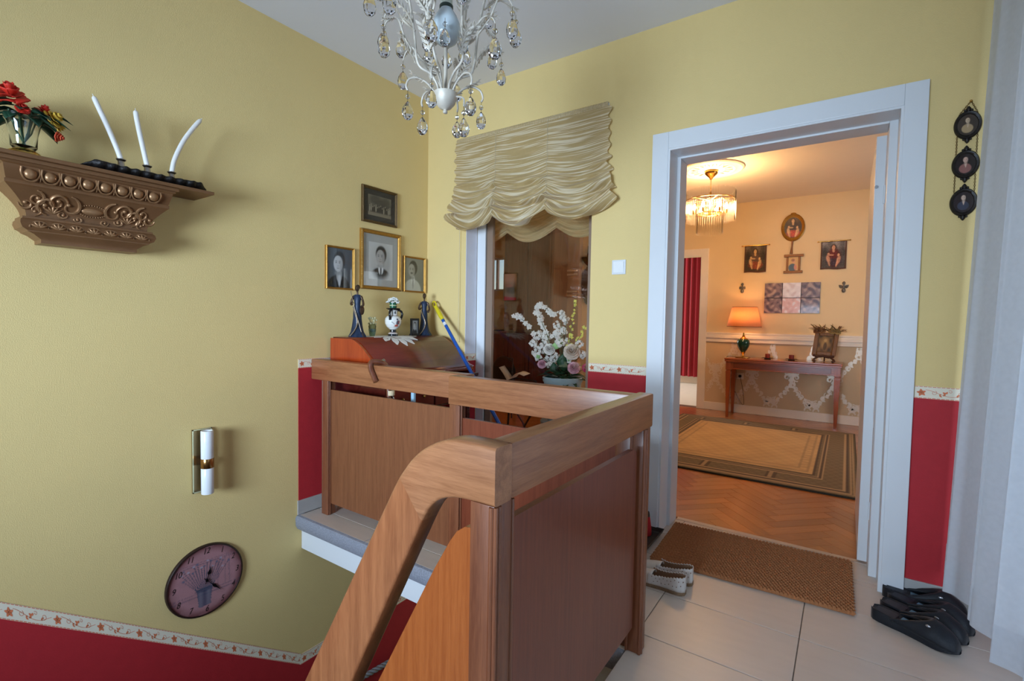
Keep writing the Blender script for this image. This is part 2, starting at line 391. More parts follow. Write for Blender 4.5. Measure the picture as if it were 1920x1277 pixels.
# --- wainscot paper and the vine border
def motif():
    P = []
    def leaf(cx, cy, a, l, w_):
        c, s = math.cos(a), math.sin(a)
        P.append([(cx+c*x-s*y, cy+s*x+c*y) for x, y in ((0, 0), (l*.35, w_), (l*.75, w_*.6), (l, 0), (l*.75, -w_*.6), (l*.35, -w_))])
    def rib(pts, w_):
        for i in range(len(pts)-1):
            a, b = Vector((*pts[i], 0)), Vector((*pts[i+1], 0)); t = (b-a).normalized(); n = Vector((-t.y, t.x, 0))*w_*.5
            P.append([(q.x, q.y) for q in (a-n, b-n, b+n, a+n)])
    L = .17
    for k in range(5): leaf(.022, .024, .5+k*2*PI/5, .0165, .0055)
    rib([(.02+.001*k, .024+.0005*k) for k in range(4)], .002)
    rib([(s, .025+.012*math.sin(2*PI*(s/L)+.4)) for s in [.035+.005*i for i in range(28)]], .0014)
    def curl(cx, cy, r, a0, turns, sgn):
        rib([(cx+r*(1-.72*i/14)*math.cos(a0+sgn*turns*2*PI*i/14), cy+r*(1-.72*i/14)*math.sin(a0+sgn*turns*2*PI*i/14)) for i in range(15)], .0013)
    curl(.062, .026, .010, 1.2, 1.1, -1); curl(.142, .026, .010, -1.9, 1.1, 1); curl(.112, .034, .007, 2.4, 1., -1)
    for k in range(3): leaf(.098, .024, 1.0+k*1.5, .012, .004)
    leaf(.078, .017, -.6, .012, .003); leaf(.078, .017, .7, .009, .003); leaf(.132, .02, .3, .011, .003); leaf(.132, .02, -1.0, .008, .003)
    for k in range(12): P.append([(k*L/12, .0010), (k*L/12+.011, .0010), (k*L/12+.0115, .0034), (k*L/12+.0005, .0034)]); 
    for k in range(12): P.append([(k*L/12, .0478), (k*L/12+.011, .0478), (k*L/12+.0115, .0500), (k*L/12+.0005, .0500)])
    return P, L
MOT, MOTL = motif()
def border(parent, p0, p1, nrm, wdt=.051, thick=.0025, upv=(0, 0, 1), cut=None):
    """wallpaper border strip from p0 to p1 (lower edge)"""
    p0, p1, nrm, upv = Vector(p0), Vector(p1), Vector(nrm), Vector(upv); t = (p1-p0); Ln = t.length; t.normalize()
    m = M(); m.prism([p0, p1, p1+upv*wdt, p0+upv*wdt], nrm*thick); b = m.obj('border_paper', m_border, parent)
    m = M(); k = 0.
    while k < Ln:
        for poly in MOT:
            if max(s for s, _ in poly)+k > Ln: continue
            m.add([p0+t*(s+k)+upv*(q*wdt/.051)+nrm*(thick+.0006) for s, q in poly], [tuple(range(len(poly)))])
        k += MOTL
    m.obj('vine_print', m_borderprint, b, fixn=False)
def redpanel(parent, pts, nrm):
    m = M(); m.prism(pts, Vector(nrm)*.0025); m.obj('wainscot_paper', m_red, parent)
BZ = .852
nL, nB = (1, 0, 0), (0, -1, 0)
redpanel(wall_left, [(LX, 1.60, .082), (LX, BY, .082), (LX, BY, BZ), (LX, 1.60, BZ)], nL); border(wall_left, (LX, 1.60, BZ), (LX, BY-.003, BZ), nL)
q0, q1, q2 = (.26, BZ+.0), (1.612, -.905), (2.60, -.905)      # stair border: down, then level
slope = (-.905-(-.006))/(1.612-.39)
zs = lambda y: -.006+slope*(y-.39)
redpanel(wall_left, [(LX, -.9, zs(-.9)-1.2), (LX, 1.612, -1.87), (LX, BY, -1.87), (LX, BY, -.905), (LX, 1.612, -.905), (LX, -.9, zs(-.9))], nL)
border(wall_left, (LX, -.7, zs(-.7)), (LX, 1.612, -.905), nL, wdt=.066); border(wall_left, (LX, 1.612, -.905), (LX, BY-.003, -.905), nL, wdt=.06)
for a, b in ((LX, GX0), (GX1, -.902), (.237, .75)):
    redpanel(wall_back, [(a, BY, .082), (b, BY, .082), (b, BY, BZ), (a, BY, BZ)], nB); border(wall_back, (a+.003, BY, BZ), (b, BY, BZ), nB)
# left reveal of the glazed opening: white plaster, border and red paper run in
m = M(); m.box((GX0, BY+.001, BZ+.051), (GX0+.003, 2.752, GTOP)); m.obj('reveal_plaster', mat('lilac_white_plaster', (222, 220, 226), .7), wall_back)
redpanel(wall_back, [(GX0, BY, .0), (GX0, 2.752, .0), (GX0, 2.752, BZ), (GX0, BY, BZ)], nL); border(wall_back, (GX0, BY+.002, BZ), (GX0, 2.752, BZ), nL)
# tile skirting
sk = M(); sk.box((LX, 1.592, 0), (LX+.009, BY, .082), .002); structure(sk.obj('baseboard_left', m_skirt))
sk = M(); sk.box((.237, BY-.009, 0), (.74, BY, .082), .002); sk.box((LX+.01, BY-.009, 0), (GX0, BY, .082), .002); sk.box((GX1, BY-.009, 0), (-.902, BY, .082), .002)
structure(sk.obj('baseboard_back', m_skirt))

# --- door casing, lining and stop (trim) + leaf
dc = M()
dc.box((-.900, 2.606, 0), (DX0, BY, 2.152), .003); dc.box((DX1, 2.606, 0), (.236, BY, 2.152), .003); dc.box((DX0, 2.606, DTOP), (DX1, BY, 2.152), .003)
trim_1 = structure(dc.obj('trim_1', m_white))
m = M(); m.box((DX0-.0, 2.61, 0), (DX0+.010, 2.745, DTOP)); m.box((DX1-.010, 2.61, 0), (DX1, 2.745, DTOP)); m.box((DX0+.01, 2.61, DTOP-.010), (DX1-.01, 2.745, DTOP)); m.obj('jamb_lining', m_white, trim_1)
m = M(); m.box((DX0, 2.745, 0), (-.787, 2.872, DTOP), .003); m.box((.118, 2.745, 0), (DX1, 2.872, DTOP), .003); m.box((-.787, 2.745, 2.046), (.118, 2.872, DTOP), .003); m.obj('door_stop', m_white, trim_1)
# open leaf hinged on the right, swung into the dining room
dl = M(); dl.box((.078, 2.8745, .012), (.1172, 3.68, 2.035), .002)
door_1 = structure(dl.obj('door_1', m_white, origin=(.114, 2.878, .012)))
m_steel = mat('brushed_steel', (170, 172, 176), .3, metal=1., var=.05)
for z in (.22, 1.72):
    m = M(); m.tube([(.1176, 2.8735, z), (.1176, 2.8735, z+.085)], .006, 10); m.obj('hinge', m_white, door_1)
m = M(); m.tube([(.085, 2.879, 1.80), (.085, 2.863, 1.80)], .007, 10); m.obj('latch_pin', m_steel, door_1)
for z in (1.76, .25):
    m = M(); m.lathe([(.0, 0), (.010, .0), (.010, .0015), (.0, .0015)], n=14)
    for i, v in enumerate(m.v): m.v[i] = (.092+v[0], 2.8775-v[2], z+v[1])
    m.obj('filled_lock_hole', m_white, door_1)
m = M(); m.tube([(.116, 3.62, 1.02), (.156, 3.62, 1.02), (.164, 3.61, 1.02), (.164, 3.50, 1.02)], .009, 8); m.obj('door_handle', m_steel, door_1)

# --- glazed fixed door in the second opening
gy = 2.757
xa = ony((908, 600), gy).x; xb = ony((911, 600), 2.775).x; xc = ony((922, 600), 2.775).x
gd = M(); gd.box((GX0+.003, gy, 0), (xa, 2.80, GTOP)); gd.box((GX1-.05, gy, 0), (GX1, 2.80, GTOP)); gd.box((xa, gy, GTOP-.05), (GX1-.05, 2.80, GTOP)); gd.box((xa, gy, 0), (GX1-.05, 2.80, .05))
door_2 = structure(gd.obj('door_2', m_white))
m_bronze = mat('bronze_brown_frame', (142, 118, 100), .4, var=.06, scale=10)
m = M(); m.box((xb, 2.772, .05), (xc, 2.80, GTOP-.05), .002); m.box((GX1-.085, 2.772, .05), (GX1-.055, 2.80, GTOP-.05), .002); m.box((xc, 2.772, .05), (GX1-.085, 2.80, .09)); m.box((xc, 2.772, GTOP-.09), (GX1-.085, 2.80, GTOP-.05))
m.obj('door_frame', m_bronze, door_2)
m = M(); m.box((xa+.001, 2.768, .05), (xb-.001, 2.782, GTOP-.05)); m.obj('gasket', mat('black_rubber_gasket', (30, 28, 30), .5), door_2)
m = M(); m.box((xc-.004, 2.787, .088), (GX1-.083, 2.793, GTOP-.088)); m.obj('door_pane', pane('reflecting_pane', 1.62, (.95, .94, .92)), door_2)

# ================================================================== DINING ROOM SHELL
w2 = M(); holed(w2, 2.752, 2.87, -5.75, 1.75, 0, CZ2, [(GX0, GX1, 0, GTOP), (DX0, DX1, 0, DTOP)]); structure(w2.obj('wall_front', m_cream))
w3 = M(); holed(w3, FY, FY+.15, -5.75, 1.75, 0, CZ2, [(-5.25, -4.885, 1.64, 2.22), (-2.45, -1.645, 0, 2.045)]); wall_far = structure(w3.obj('wall_far', m_cream))
w4 = M(); w4.box((-5.75, 2.87, 0), (-5.6, FY, CZ2)); structure(w4.obj('wall_dining_left', m_cream))
w5 = M(); w5.box((1.6, 2.87, 0), (1.75, 4.35, CZ2)); w5.box((1.6, 5.85, 0), (1.75, FY, CZ2)); w5.box((1.6, 4.35, 0), (1.75, 5.85, .70)); w5.box((1.6, 4.35, 2.0), (1.75, 5.85, CZ2)); structure(w5.obj('wall_dining_right', m_cream))
window('window_3', (1.63, 4.35, .70), (1.69, 5.85, 2.0), 'x')
window('window_4', (-5.25, FY+.05, 1.64), (-4.885, FY+.10, 2.22), 'y', .035)
c2 = M(); c2.box((-5.75, 2.752, CZ2), (1.75, FY+.15, CZ2+.12)); structure(c2.obj('ceiling_dining', mat('cream_ceiling', (240, 226, 204), .85, var=.02, bump=.1, bscale=40)))
# parquet: herringbone planks
fp = M(); fp.box((-5.75, 2.868, -.1), (1.75, FY+.15, -.003)); floor_dining = structure(fp.obj('floor_dining', mat('parquet_joint', (96, 58, 30), .7)))
PW, PL = .078, .39
pm = [wood('oak_parquet_%d' % i, c1, c2, 'x', 14, .30, .5) for i, (c1, c2) in enumerate((((150, 86, 40), (180, 114, 58)), ((140, 78, 36), (170, 104, 52)), ((160, 94, 46), (190, 122, 66))))]
psrc = []
for i in range(3):
    mm = M(); mm.box((-PL/2+.0006, -PW/2+.0006, -.012), (PL/2-.0006, PW/2-.0006, 0.), bev=.0012)
    psrc.append(mm)
seen = set(); near = []; far_ = []
for i in range(-160, 161):
    for j in range(-24, 25):
        for rot in (0, 1):
            if rot == 0: lx, ly = i*PW+j*PL, i*PW-j*PL; cx_, cy_ = lx+PL/2, ly+PW/2
            else: lx, ly = i*PW+j*PL, i*PW-j*PL; cx_, cy_ = lx+PW/2, ly+PW+PL/2
            k_ = (round(cx_, 4), round(cy_, 4), rot)
            if k_ in seen: continue
            seen.add(k_)
            c45 = math.sqrt(.5); X_, Y_ = (cx_-cy_)*c45-.3, (cx_+cy_)*c45+3.3
            if -5.5 < X_ < 1.55 and 2.75 < Y_ < FY+.1:
                ang = PI/4 if rot == 0 else 3*PI/4
                (near if (-1.35 < X_ < .35 and Y_ < 4.05) else far_).append((X_, Y_, ang, random.randrange(3)))
YMIN, YMAX = 2.903, FY-.001
def pquad(X_, Y_, a, g):
    c, s = math.cos(a), math.sin(a)
    q = [(X_+c*u-s*v, Y_+s*u+c*v) for u, v in ((-PL/2+g, -PW/2+g), (PL/2-g, -PW/2+g), (PL/2-g, PW/2-g), (-PL/2+g, PW/2-g))]
    for lim, sg in ((YMIN, 1), (YMAX, -1)):
        out = []
        for i in range(len(q)):
            p, r = q[i], q[(i+1) % len(q)]; ip, ir = (p[1]-lim)*sg >= 0, (r[1]-lim)*sg >= 0
            if ip: out.append(p)
            if ip != ir: t = (lim-p[1])/(r[1]-p[1]); out.append((p[0]+(r[0]-p[0])*t, lim))
        q = out
        if len(q) < 3: return None
    return q
src_ = [None]*3
for (X_, Y_, a, k) in near:
    q = pquad(X_, Y_, a, .0006)
    if q is None: continue
    if min(p[1] for p in q) <= YMIN+1e-6:          # cut plank at the threshold
        mm = M(); mm.prism([(x, y, -.012) for x, y in q], (0, 0, .012)); mm.obj('plank', pm[k], floor_dining); continue
    if src_[k] is None:
        o = psrc[k].obj('plank', pm[k], floor_dining); src_[k] = o
    else: o = share(src_[k], 'plank', floor_dining)
    o.location = (X_, Y_, 0); o.rotation_euler = (0, 0, a)
far_m = M()
for (X_, Y_, a, k) in far_:
    q = pquad(X_, Y_, a, .001)
    if q is None: continue
    far_m.cur = k; n = len(q)
    far_m.add([(x, y, -.0005) for x, y in q]+[(x, y, -.003) for x, y in q], [tuple(range(n))]+[(i, i+n, (i+1) % n+n, (i+1) % n) for i in range(n)])
far_m.obj('parquet_field', [wood('parquet_far_%d' % i, c1, c2, 'z', 9, .3, .5) for i, (c1, c2) in enumerate((((148, 86, 42), (176, 112, 60)), ((138, 78, 38), (166, 102, 54)), ((156, 92, 46), (184, 120, 68))))], floor_dining, kind='stuff')
m = M(); m.box((DX0+.03, 2.868, -.02), (DX1-.04, 2.905, .0015), .001); m.obj('threshold_strip', m_tile, floor_dining)
# lower damask paper, chair rail, baseboard
m = M(); m.box((-1.548, FY-.003, .10), (1.6, FY, .905)); m.obj('damask_paper', m_cream_low, wall_far)
tr = M()
for (z0, z1, d) in ((.905, .93, .022), (.93, .955, .012), (.955, .985, .030), (.985, 1.01, .016), (1.01, 1.03, .022)): tr.box((-1.548, FY-d, z0), (1.6, FY, z1), .003)
structure(tr.obj('trim_2', m_creamwhite))
bb = M(); bb.box((-1.548, FY-.016, 0), (1.6, FY, .105), .004); structure(bb.obj('baseboard_far', m_creamwhite))
# damask scrolls on the lower paper
m_dam = mat('silver_damask_print', (222, 206, 184), .35, metal=.25, var=.05)
dm = M(); dcount = [0]
def dput(q):
    if min(z for _, z in q) < .108 or max(z for _, z in q) > .902 or min(x for x, _ in q) < -1.54: return
    dcount[0] += 1; d = .0034+.00003*(dcount[0] % 60)
    dm.add([(x, FY-d, z) for x, z in q], [tuple(range(len(q)))])
def scroll(cx, cz, r, a0, turns, sg, wd):
    pts = [(cx+r*(1-.8*i/18)*math.cos(a0+sg*turns*2*PI*i/18), cz+r*(1-.8*i/18)*math.sin(a0+sg*turns*2*PI*i/18)) for i in range(19)]
    for i in range(18):
        (x0, z0), (x1, z1) = pts[i], pts[i+1]; l = math.hypot(x1-x0, z1-z0) or 1; w_ = wd*(1-.6*abs(i-7)/11); nx, nz = -(z1-z0)/l*w_, (x1-x0)/l*w_
        q = [(x0-nx, z0-nz), (x1-nx, z1-nz), (x1+nx, z1+nz), (x0+nx, z0+nz)]
        dput(q)
def dleaf(cx, cz, a, l, w_):
    c, s = math.cos(a), math.sin(a)
    dput([(cx+c*x-s*y, cz+s*x+c*y) for x, y in ((0, 0), (l*.3, w_), (l*.7, w_*.8), (l, 0), (l*.7, -w_*.8), (l*.3, -w_))])
def ogee(cx, z0):
    for sg in (-1, 1):
        for k in range(9):
            t = k/8; x = cx+sg*(.02+.20*math.sin(PI*t*.5)); z = z0+.36*t
            dleaf(x, z, PI/2-sg*.9*(1-t)+random.uniform(-.5, .5), .055, .014); dleaf(x, z, PI/2-sg*2.0, .045, .012)
            scroll(x+sg*.015, z+.012, .032, random.random()*6, 1.1, sg, .006)
        scroll(cx+sg*.045, z0+.02, .055, 1.5, 1.3, sg, .008); scroll(cx+sg*.05, z0-.05, .045, -1.2, 1.2, -sg, .010)
    for k in range(5): dleaf(cx, z0, PI/2+(k-2)*.6, .075, .016)
for i in range(-3, 8):
    ogee(-.32+i*.44, .17 if i % 2 == 0 else .17); ogee(-.32+.22+i*.44, .55)
dm.obj('damask_print', m_dam, wall_far, fixn=False)
# casing of the far doorway
tc_ = M(); tc_.box((-1.645, FY-.02, 0), (-1.548, FY, 2.135), .004); tc_.box((-2.54, FY-.02, 2.045), (-1.645, FY, 2.135), .004); tc_.box((-2.54, FY-.02, 0), (-2.45, FY, 2.045), .004); structure(tc_.obj('trim_3', m_creamwhite))
# far room behind it
fr_ = M(); fr_.box((-4.6, 6.97, -.1), (-.6, 9.6, 0)); structure(fr_.obj('floor_far_room', mat('pale_cream_floor', (226, 222, 208), .3)))
wf = M(); wf.box((-4.6, 9.6, 0), (-.6, 9.75, 2.7)); wf.box((-.7, 6.97, 0), (-.6, 9.6, 2.7)); structure(wf.obj('wall_far_room', m_creamwhite))
cf = M(); cf.box((-4.6, 6.97, 2.7), (-.6, 9.75, 2.8)); structure(cf.obj('ceiling_far_room', m_creamwhite))
# ================================================================== BALUSTRADES AND HANDRAIL
w_rail_x = wood('oak_rail_along_x', (124, 72, 42), (164, 106, 68), 'x', 9)
w_rail_y = wood('oak_rail_along_y', (124, 72, 42), (164, 106, 68), 'y', 9)
w_post = wood('oak_post', (104, 56, 34), (138, 82, 52), 'z', 9)
w_panel = wood('oak_veneer_panel', (112, 64, 38), (138, 84, 52), 'z', 12, .42, .15, 22)
w_panel_red = wood('red_oak_panel', (104, 46, 26), (126, 62, 38), 'z', 12, .36, .3, 22)
def post(mm, x0, x1, y0, y1, z0, z1, groove):
    """square post with one fluted corner strip"""
    mm.box((x0, y0, z0), (x1, y1, z1), .004)
    for (gx, gy) in groove:
        mm.tube([(gx, gy, z0+.002), (gx, gy, z1-.002)], .0055, 8)
# section along the far side, next to the left wall
b1 = thing('balustrade', 'oak balustrade section with brown panel between left wall and middle post, cane hooked over it', 'balustrade', (-2.0, 1.70, 0))
m = M(); m.box((LX+.004, 1.680, .783), (-1.40, 1.738, .900), .006); m.obj('top_rail', w_rail_x, b1, smooth=50)
m = M(); post(m, -2.490, -2.436, 1.690, 1.742, 0, .783, [(-2.438, 1.695), (-2.436, 1.705), (-2.488, 1.693)]); m.obj('post', w_post, b1, smooth=50)
m = M(); m.box((-2.434, 1.708, .066), (-1.45, 1.724, .731), .003); m.obj('panel', w_panel, b1)
# middle section with its end post
b2 = thing('balustrade', 'oak balustrade section with pale rail running from middle post to the corner by the doorway', 'balustrade', (-1.0, 1.66, 0))
m = M(); m.box((-1.448, 1.612, .771), (-.603, 1.668, .898), .006); m.obj('top_rail', w_rail_x, b2, smooth=50)
m = M(); post(m, -1.446, -1.392, 1.618, 1.668, 0, .771, [(-1.390, 1.622), (-1.386, 1.632), (-1.388, 1.645)]); m.obj('post', w_post, b2, smooth=50)
m = M(); post(m, -.660, -.606, 1.618, 1.668, 0, .771, [(-.661, 1.63), (-.661, 1.65)]); m.obj('post', w_post, b2, smooth=50)
m = M(); m.box((-1.386, 1.634, .107), (-.662, 1.650, .714), .003); m.obj('panel', w_panel_red, b2)
# right section, seen from outside, with newel
b3 = thing('balustrade', 'near oak balustrade section with large dark panel running from newel post to corner post', 'balustrade', (-.57, 1.2, 0))
m = M(); m.box((-.600, .801, .787), (-.546, 1.668, .903), .007); m.obj('top_rail', w_rail_y, b3, smooth=50)
m = M(); post(m, -.600, -.550, 1.606, 1.658, 0, .787, [(-.552, 1.607), (-.549, 1.616), (-.598, 1.606)]); m.obj('post', w_post, b3, smooth=50)
m = M(); pts = [(.815, .107), (1.575, .107), (1.575, .70), (1.569, .715), (1.556, .724), (1.54, .727), (.815, .733)]
m.prism([(-.585, a, b) for a, b in pts], (.018, 0, 0)); m.obj('panel', w_panel_red, b3)
m = M(); post(m, -.610, -.550, .748, .812, -.30, .787, [(-.556, .748), (-.549, .752), (-.549, .762), (-.552, .812)]); m.obj('newel_post', w_post, b3, smooth=50)
# sloping handrail with bend
hr = thing('stair_handrail', 'thick curved oak handrail sweeping from newel post down into the stairwell', 'handrail', (-.9, .77, .2))
top = bez([(-.546, .903, 0), (-.60, .906, 0), (-.66, .903, 0), (-.715, .884, 0), (-.768, .848, 0), (-.812, .797, 0)], 6)
bot = bez([(-.546, .787, 0), (-.60, .787, 0), (-.655, .782, 0), (-.695, .768, 0), (-.722, .744, 0), (-.742, .712, 0)], 6)
def xzprism(mm, outline, y0, y1, bev=.006):
    bm = bmesh.new(); vs = [bm.verts.new((p[0], y0, p[1])) for p in outline]; f = bm.faces.new(vs)
    r = bmesh.ops.extrude_face_region(bm, geom=[f]); bmesh.ops.translate(bm, vec=(0, y1-y0, 0), verts=[v for v in r['geom'] if isinstance(v, bmesh.types.BMVert)])
    es = [e for e in bm.edges if abs((e.verts[0].co-e.verts[1].co).y) < 1e-6]
    if bev: bmesh.ops.bevel(bm, geom=es, offset=bev, segments=3, affect='EDGES', profile=.5)
    bm.verts.index_update(); mm.add([tuple(v.co) for v in bm.verts], [tuple(v.index for v in f.verts) for f in bm.faces]); bm.free(); return mm
def railloft(mm, A_, B_, y0, y1, c=.007):
    """rail of rounded rectangular section between an upper and a lower edge line"""
    rings = []
    for p, q in zip(A_, B_):
        p, q = Vector((p[0], 0, p[1])), Vector((q[0], 0, q[1])); t = (q-p).normalized()
        rings.append([p+t*c+Vector((0, y0, 0)), p+t*c*.3+Vector((0, y0+c*.3, 0)), p+Vector((0, y0+c, 0)), p+Vector((0, y1-c, 0)), p+t*c*.3+Vector((0, y1-c*.3, 0)), p+t*c+Vector((0, y1, 0)),
                      q-t*c+Vector((0, y1, 0)), q-t*c*.3+Vector((0, y1-c*.3, 0)), q+Vector((0, y1-c, 0)), q+Vector((0, y0+c, 0)), q-t*c*.3+Vector((0, y0+c*.3, 0)), q-t*c+Vector((0, y0, 0))])
    return mm.loft(rings)
m = M(); railloft(m, [(p.x, p.y) for p in top], [(p.x, p.y) for p in bot], .744, .801); m.obj('rail_bend', wood('oak_bend', (136, 84, 52), (180, 122, 82), 'x', 10, .36), hr, smooth=50)
e1, e2 = (-.812, .797), (-.742, .712)
L1 = (-1.50, -.41); L2 = (-1.365, -.51)
m = M(); railloft(m, [e1, (-.830, .769), (-.988, .492), (-1.18, .157), L1], [e2, (-.752, .693), (-.862, .478), (-1.018, .170), (-1.33, -.44)], .744, .801); m.obj('sloping_bar', wood('oak_slope', (126, 72, 42), (168, 106, 66), 'z', 8, .36), hr, smooth=55)
pts = [(-.612, -.30), (-.612, .722), (-.640, .718), (-.662, .703), (-.681, .677), (-.726, .602), (-.897, .286), (-1.24, -.35)]
m = M(); xzprism(m, pts, .768, .786, .002); m.obj('diagonal_panel', wood('orange_oak_panel', (146, 72, 30), (172, 94, 44), 'z', 11, .3, .4, 22), hr)

# ================================================================== WRITING DESK IN THE CORNER
m_mah = wood('mahogany_dimmed_front', (88, 24, 14), (116, 38, 20), 'y', 6, .30, .3)  # same mahogany as the sides, with the front's darker reflection put into colour
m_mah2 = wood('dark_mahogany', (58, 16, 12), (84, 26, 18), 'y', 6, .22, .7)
m_mahside = wood('mahogany_lit_side', (150, 46, 14), (178, 66, 24), 'z', 6, .22, .7)  # brighter copy of the same mahogany for the lit side panels
DY0, DY1 = 1.80, 2.57
dk = thing('writing_desk', 'polished mahogany roll-top desk in the corner behind the balustrade', 'desk', (-2.3, 2.2, 0))
rp = [(-2.568, 1.022), (-2.375, 1.022), (-2.345, 1.015), (-2.30, .992), (-2.255, .960), (-2.21, .922), (-2.16, .878), (-2.11, .845), (-2.075, .833)]
m = M(); m.loft([[(x, DY0+.02, z) for x, z in rp], [(x, DY1-.02, z) for x, z in rp]], cap=False, closed=False)
m.add([(rp[-1][0], DY0+.02, .833), (rp[-1][0], DY1-.02, .833), (rp[-1][0], DY1-.02, .81), (rp[-1][0], DY0+.02, .81)], [(0, 1, 2, 3)])
m.obj('roll_top', m_mah, dk, smooth=30, thick=.012)
for y in (DY0, DY1-.02):
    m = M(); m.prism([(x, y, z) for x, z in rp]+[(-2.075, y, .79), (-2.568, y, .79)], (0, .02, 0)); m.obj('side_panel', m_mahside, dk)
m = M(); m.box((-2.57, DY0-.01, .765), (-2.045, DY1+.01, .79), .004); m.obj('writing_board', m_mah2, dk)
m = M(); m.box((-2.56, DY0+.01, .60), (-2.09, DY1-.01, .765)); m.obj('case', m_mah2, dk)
for k in range(2):
    y0 = DY0+.02+k*.375; m = M(); m.box((-2.09, y0+.008, .615), (-2.078, y0+.365, .752), .004); d = m.obj('drawer', m_mah, dk)
    for yy in (.1, .27):
        m = M(); m.ball((-2.066, y0+yy, .685), .010, 10, 6); m.obj('knob', mat('aged_brass', (150, 112, 56), .3, metal=1.), d)
for (x, y) in ((-2.54, DY0+.03), (-2.54, DY1-.03), (-2.235, DY0+.03), (-2.115, DY1-.03)):
    m = M(); m.tube([(x, y, .60), (x, y, .40), (x, y, .06), (x, y, .045), (x, y, .0)], [.022, .024, .016, .020, .016], 8); m.obj('leg', m_mah2, dk, smooth=40)
DZ = 1.029
# --- lace doily hanging over the desk front
m_lace = mat('white_lace', (232, 230, 226), .8, var=.06, scale=120, bump=.4, bscale=300)
m = M(); cx_, cy_ = -2.43, 2.14
nst = 16
for k in range(nst):
    a = 2*PI*k/nst
    def pt(r, da):
        x, y = cx_+r*math.cos(a+da), cy_+r*1.15*math.sin(a+da); x = max(x, -2.565)
        z = DZ+.001
        if x > -2.375: z = np.interp(x, [p[0] for p in rp], [p[1] for p in rp])+.0085
        return (x, y, z)
    for r0, r1, w0, w1 in ((.0, .05, 0, PI/nst*.98), (.05, .10, PI/nst*.98, PI/nst*.95), (.10, .135, PI/nst*.95, PI/nst*.75), (.135, .165, PI/nst*.75, .02)):
        m.add([pt(r0, -w0), pt(r0, w0), pt(r1, w1), pt(r1, -w1)], [(0, 1, 2, 3)])
o = m.obj('lace_doily', m_lace, None, origin=(cx_, cy_, DZ), thick=.0012); tag(o, 'white lace doily with pointed edge hanging over the desk front under the vase', 'doily')
m = M()
for k in range(9): 
    a = PI*.0+random.uniform(-.5, .5); 
m_gold = mat('gilt_wood', (176, 126, 52), .38, metal=.75, var=.25, scale=40)
# --- painted amphora with a pot of white flowers on it
am = onx((737, 624), -2.44); am = Vector((-2.44, am.y, DZ+.0015))
va = thing('amphora_vase', 'white Greek style amphora with black handles and painted warrior on the desk', 'vase', am)
prof = [(.033, 0), (.034, .006), (.033, .014), (.030, .018), (.021, .026), (.020, .040), (.024, .046), (.040, .060), (.050, .078), (.0535, .098), (.050, .116), (.040, .128), (.030, .134), (.028, .140), (.027, .158), (.030, .168), (.044, .176), (.045, .181), (.020, .181)]
WH, BK, RD = lin((232, 230, 224)), lin((16, 16, 22)), lin((190, 78, 60))
def vcol(r, z, a):
    if z < .0155: return BK
    if z < .0185: return WH
    if z < .021: return RD
    if z < .024: return WH
    if z < .043: return BK
    if z > .166: return BK
    if .128 < z < .133: return lin((150, 130, 110))
    # warrior figure on the side facing the room
    u = (a-(-.25))*.05; v = z
    def el(cu, cv, ru, rv): return ((u-cu)/ru)**2+((v-cv)/rv)**2 < 1
    if z < .126:
        if el(.0, .068, .014, .007): return RD
        if el(.004, .085, .009, .016) or el(.004, .108, .006, .007) or el(.013, .09, .008, .013): return lin((90, 84, 92)) if not el(.013, .09, .004, .008) else RD
        if abs((v-.082)-(u+.02)*-.9) < .0016 and -.035 < u < .0: return BK
        if abs(v-.0615) < .001 and -.02 < u < .03: return BK
        if el(.002, .0655, .012, .002): return BK
    if .138 < z < .166:
        for k in range(6):
            t = k*PI/3+.3; uu = u-.0; vv = v-.152
            if 0 < uu*math.cos(t)+vv*math.sin(t) < .012 and abs(-uu*math.sin(t)+vv*math.cos(t)) < .0028: return BK
    return WH
m = M(); nn = 72; PR = []
for (r0, z0), (r1, z1) in zip(prof, prof[1:]):
    st_ = max(1, int(abs(z1-z0)/.0018)); PR += [(r0+(r1-r0)*i/st_, z0+(z1-z0)*i/st_) for i in range(st_)]
PR.append(prof[-1])
for r, z in PR:
    for k in range(nn):
        a = -PI+2*PI*k/nn; m.v.append((am.x+r*math.cos(a), am.y+r*math.sin(a), am.z+z)); m.c.append(vcol(r, z, a))
for i in range(len(PR)-1):
    for k in range(nn): m.f.append((i*nn+k, i*nn+(k+1) % nn, (i+1)*nn+(k+1) % nn, (i+1)*nn+k)); m.mi.append(0)
m.obj('vase_body', printmat('glazed_vase_paint', .18, .03, .5), va, smooth=60)
m_black = mat('gloss_black', (14, 14, 18), .2, var=.1)
for s in (-1, 1):
    hd = Vector((.45, s*.9, 0)).normalized()
    m = M(); m.tube([am+hd*r+Vector((0, 0, z)) for r, z in ((.028, .166), (.042, .168), (.054, .160), (.060, .145), (.058, .130), (.052, .118), (.048, .108))], [.006, .007, .0075, .0075, .0075, .008, .010], 8); m.obj('handle', m_black, va, smooth=60)
pb = am+Vector((0, 0, .182))
wf_ = thing('white_flower_pot', 'small green pot of white blossoms standing on top of the amphora', 'flower pot', pb)
m = M(); m.lathe([(.020, 0), (.022, .002), (.0235, .034), (.021, .036), (.002, .036)], pb, 20); m.obj('pot', mat('green_glazed_pot', (34, 92, 62), .3, var=.2), wf_, smooth=40)
m = M(); m.lathe([(.0236, .014), (.0246, .015), (.0246, .018), (.0238, .019)], pb, 20, cap=False); m.obj('ribbon', mat('pale_straw_ribbon', (204, 206, 160), .6), wf_, smooth=60)
m_wpet = mat('white_petal', (232, 232, 226), .6, sss=.1)
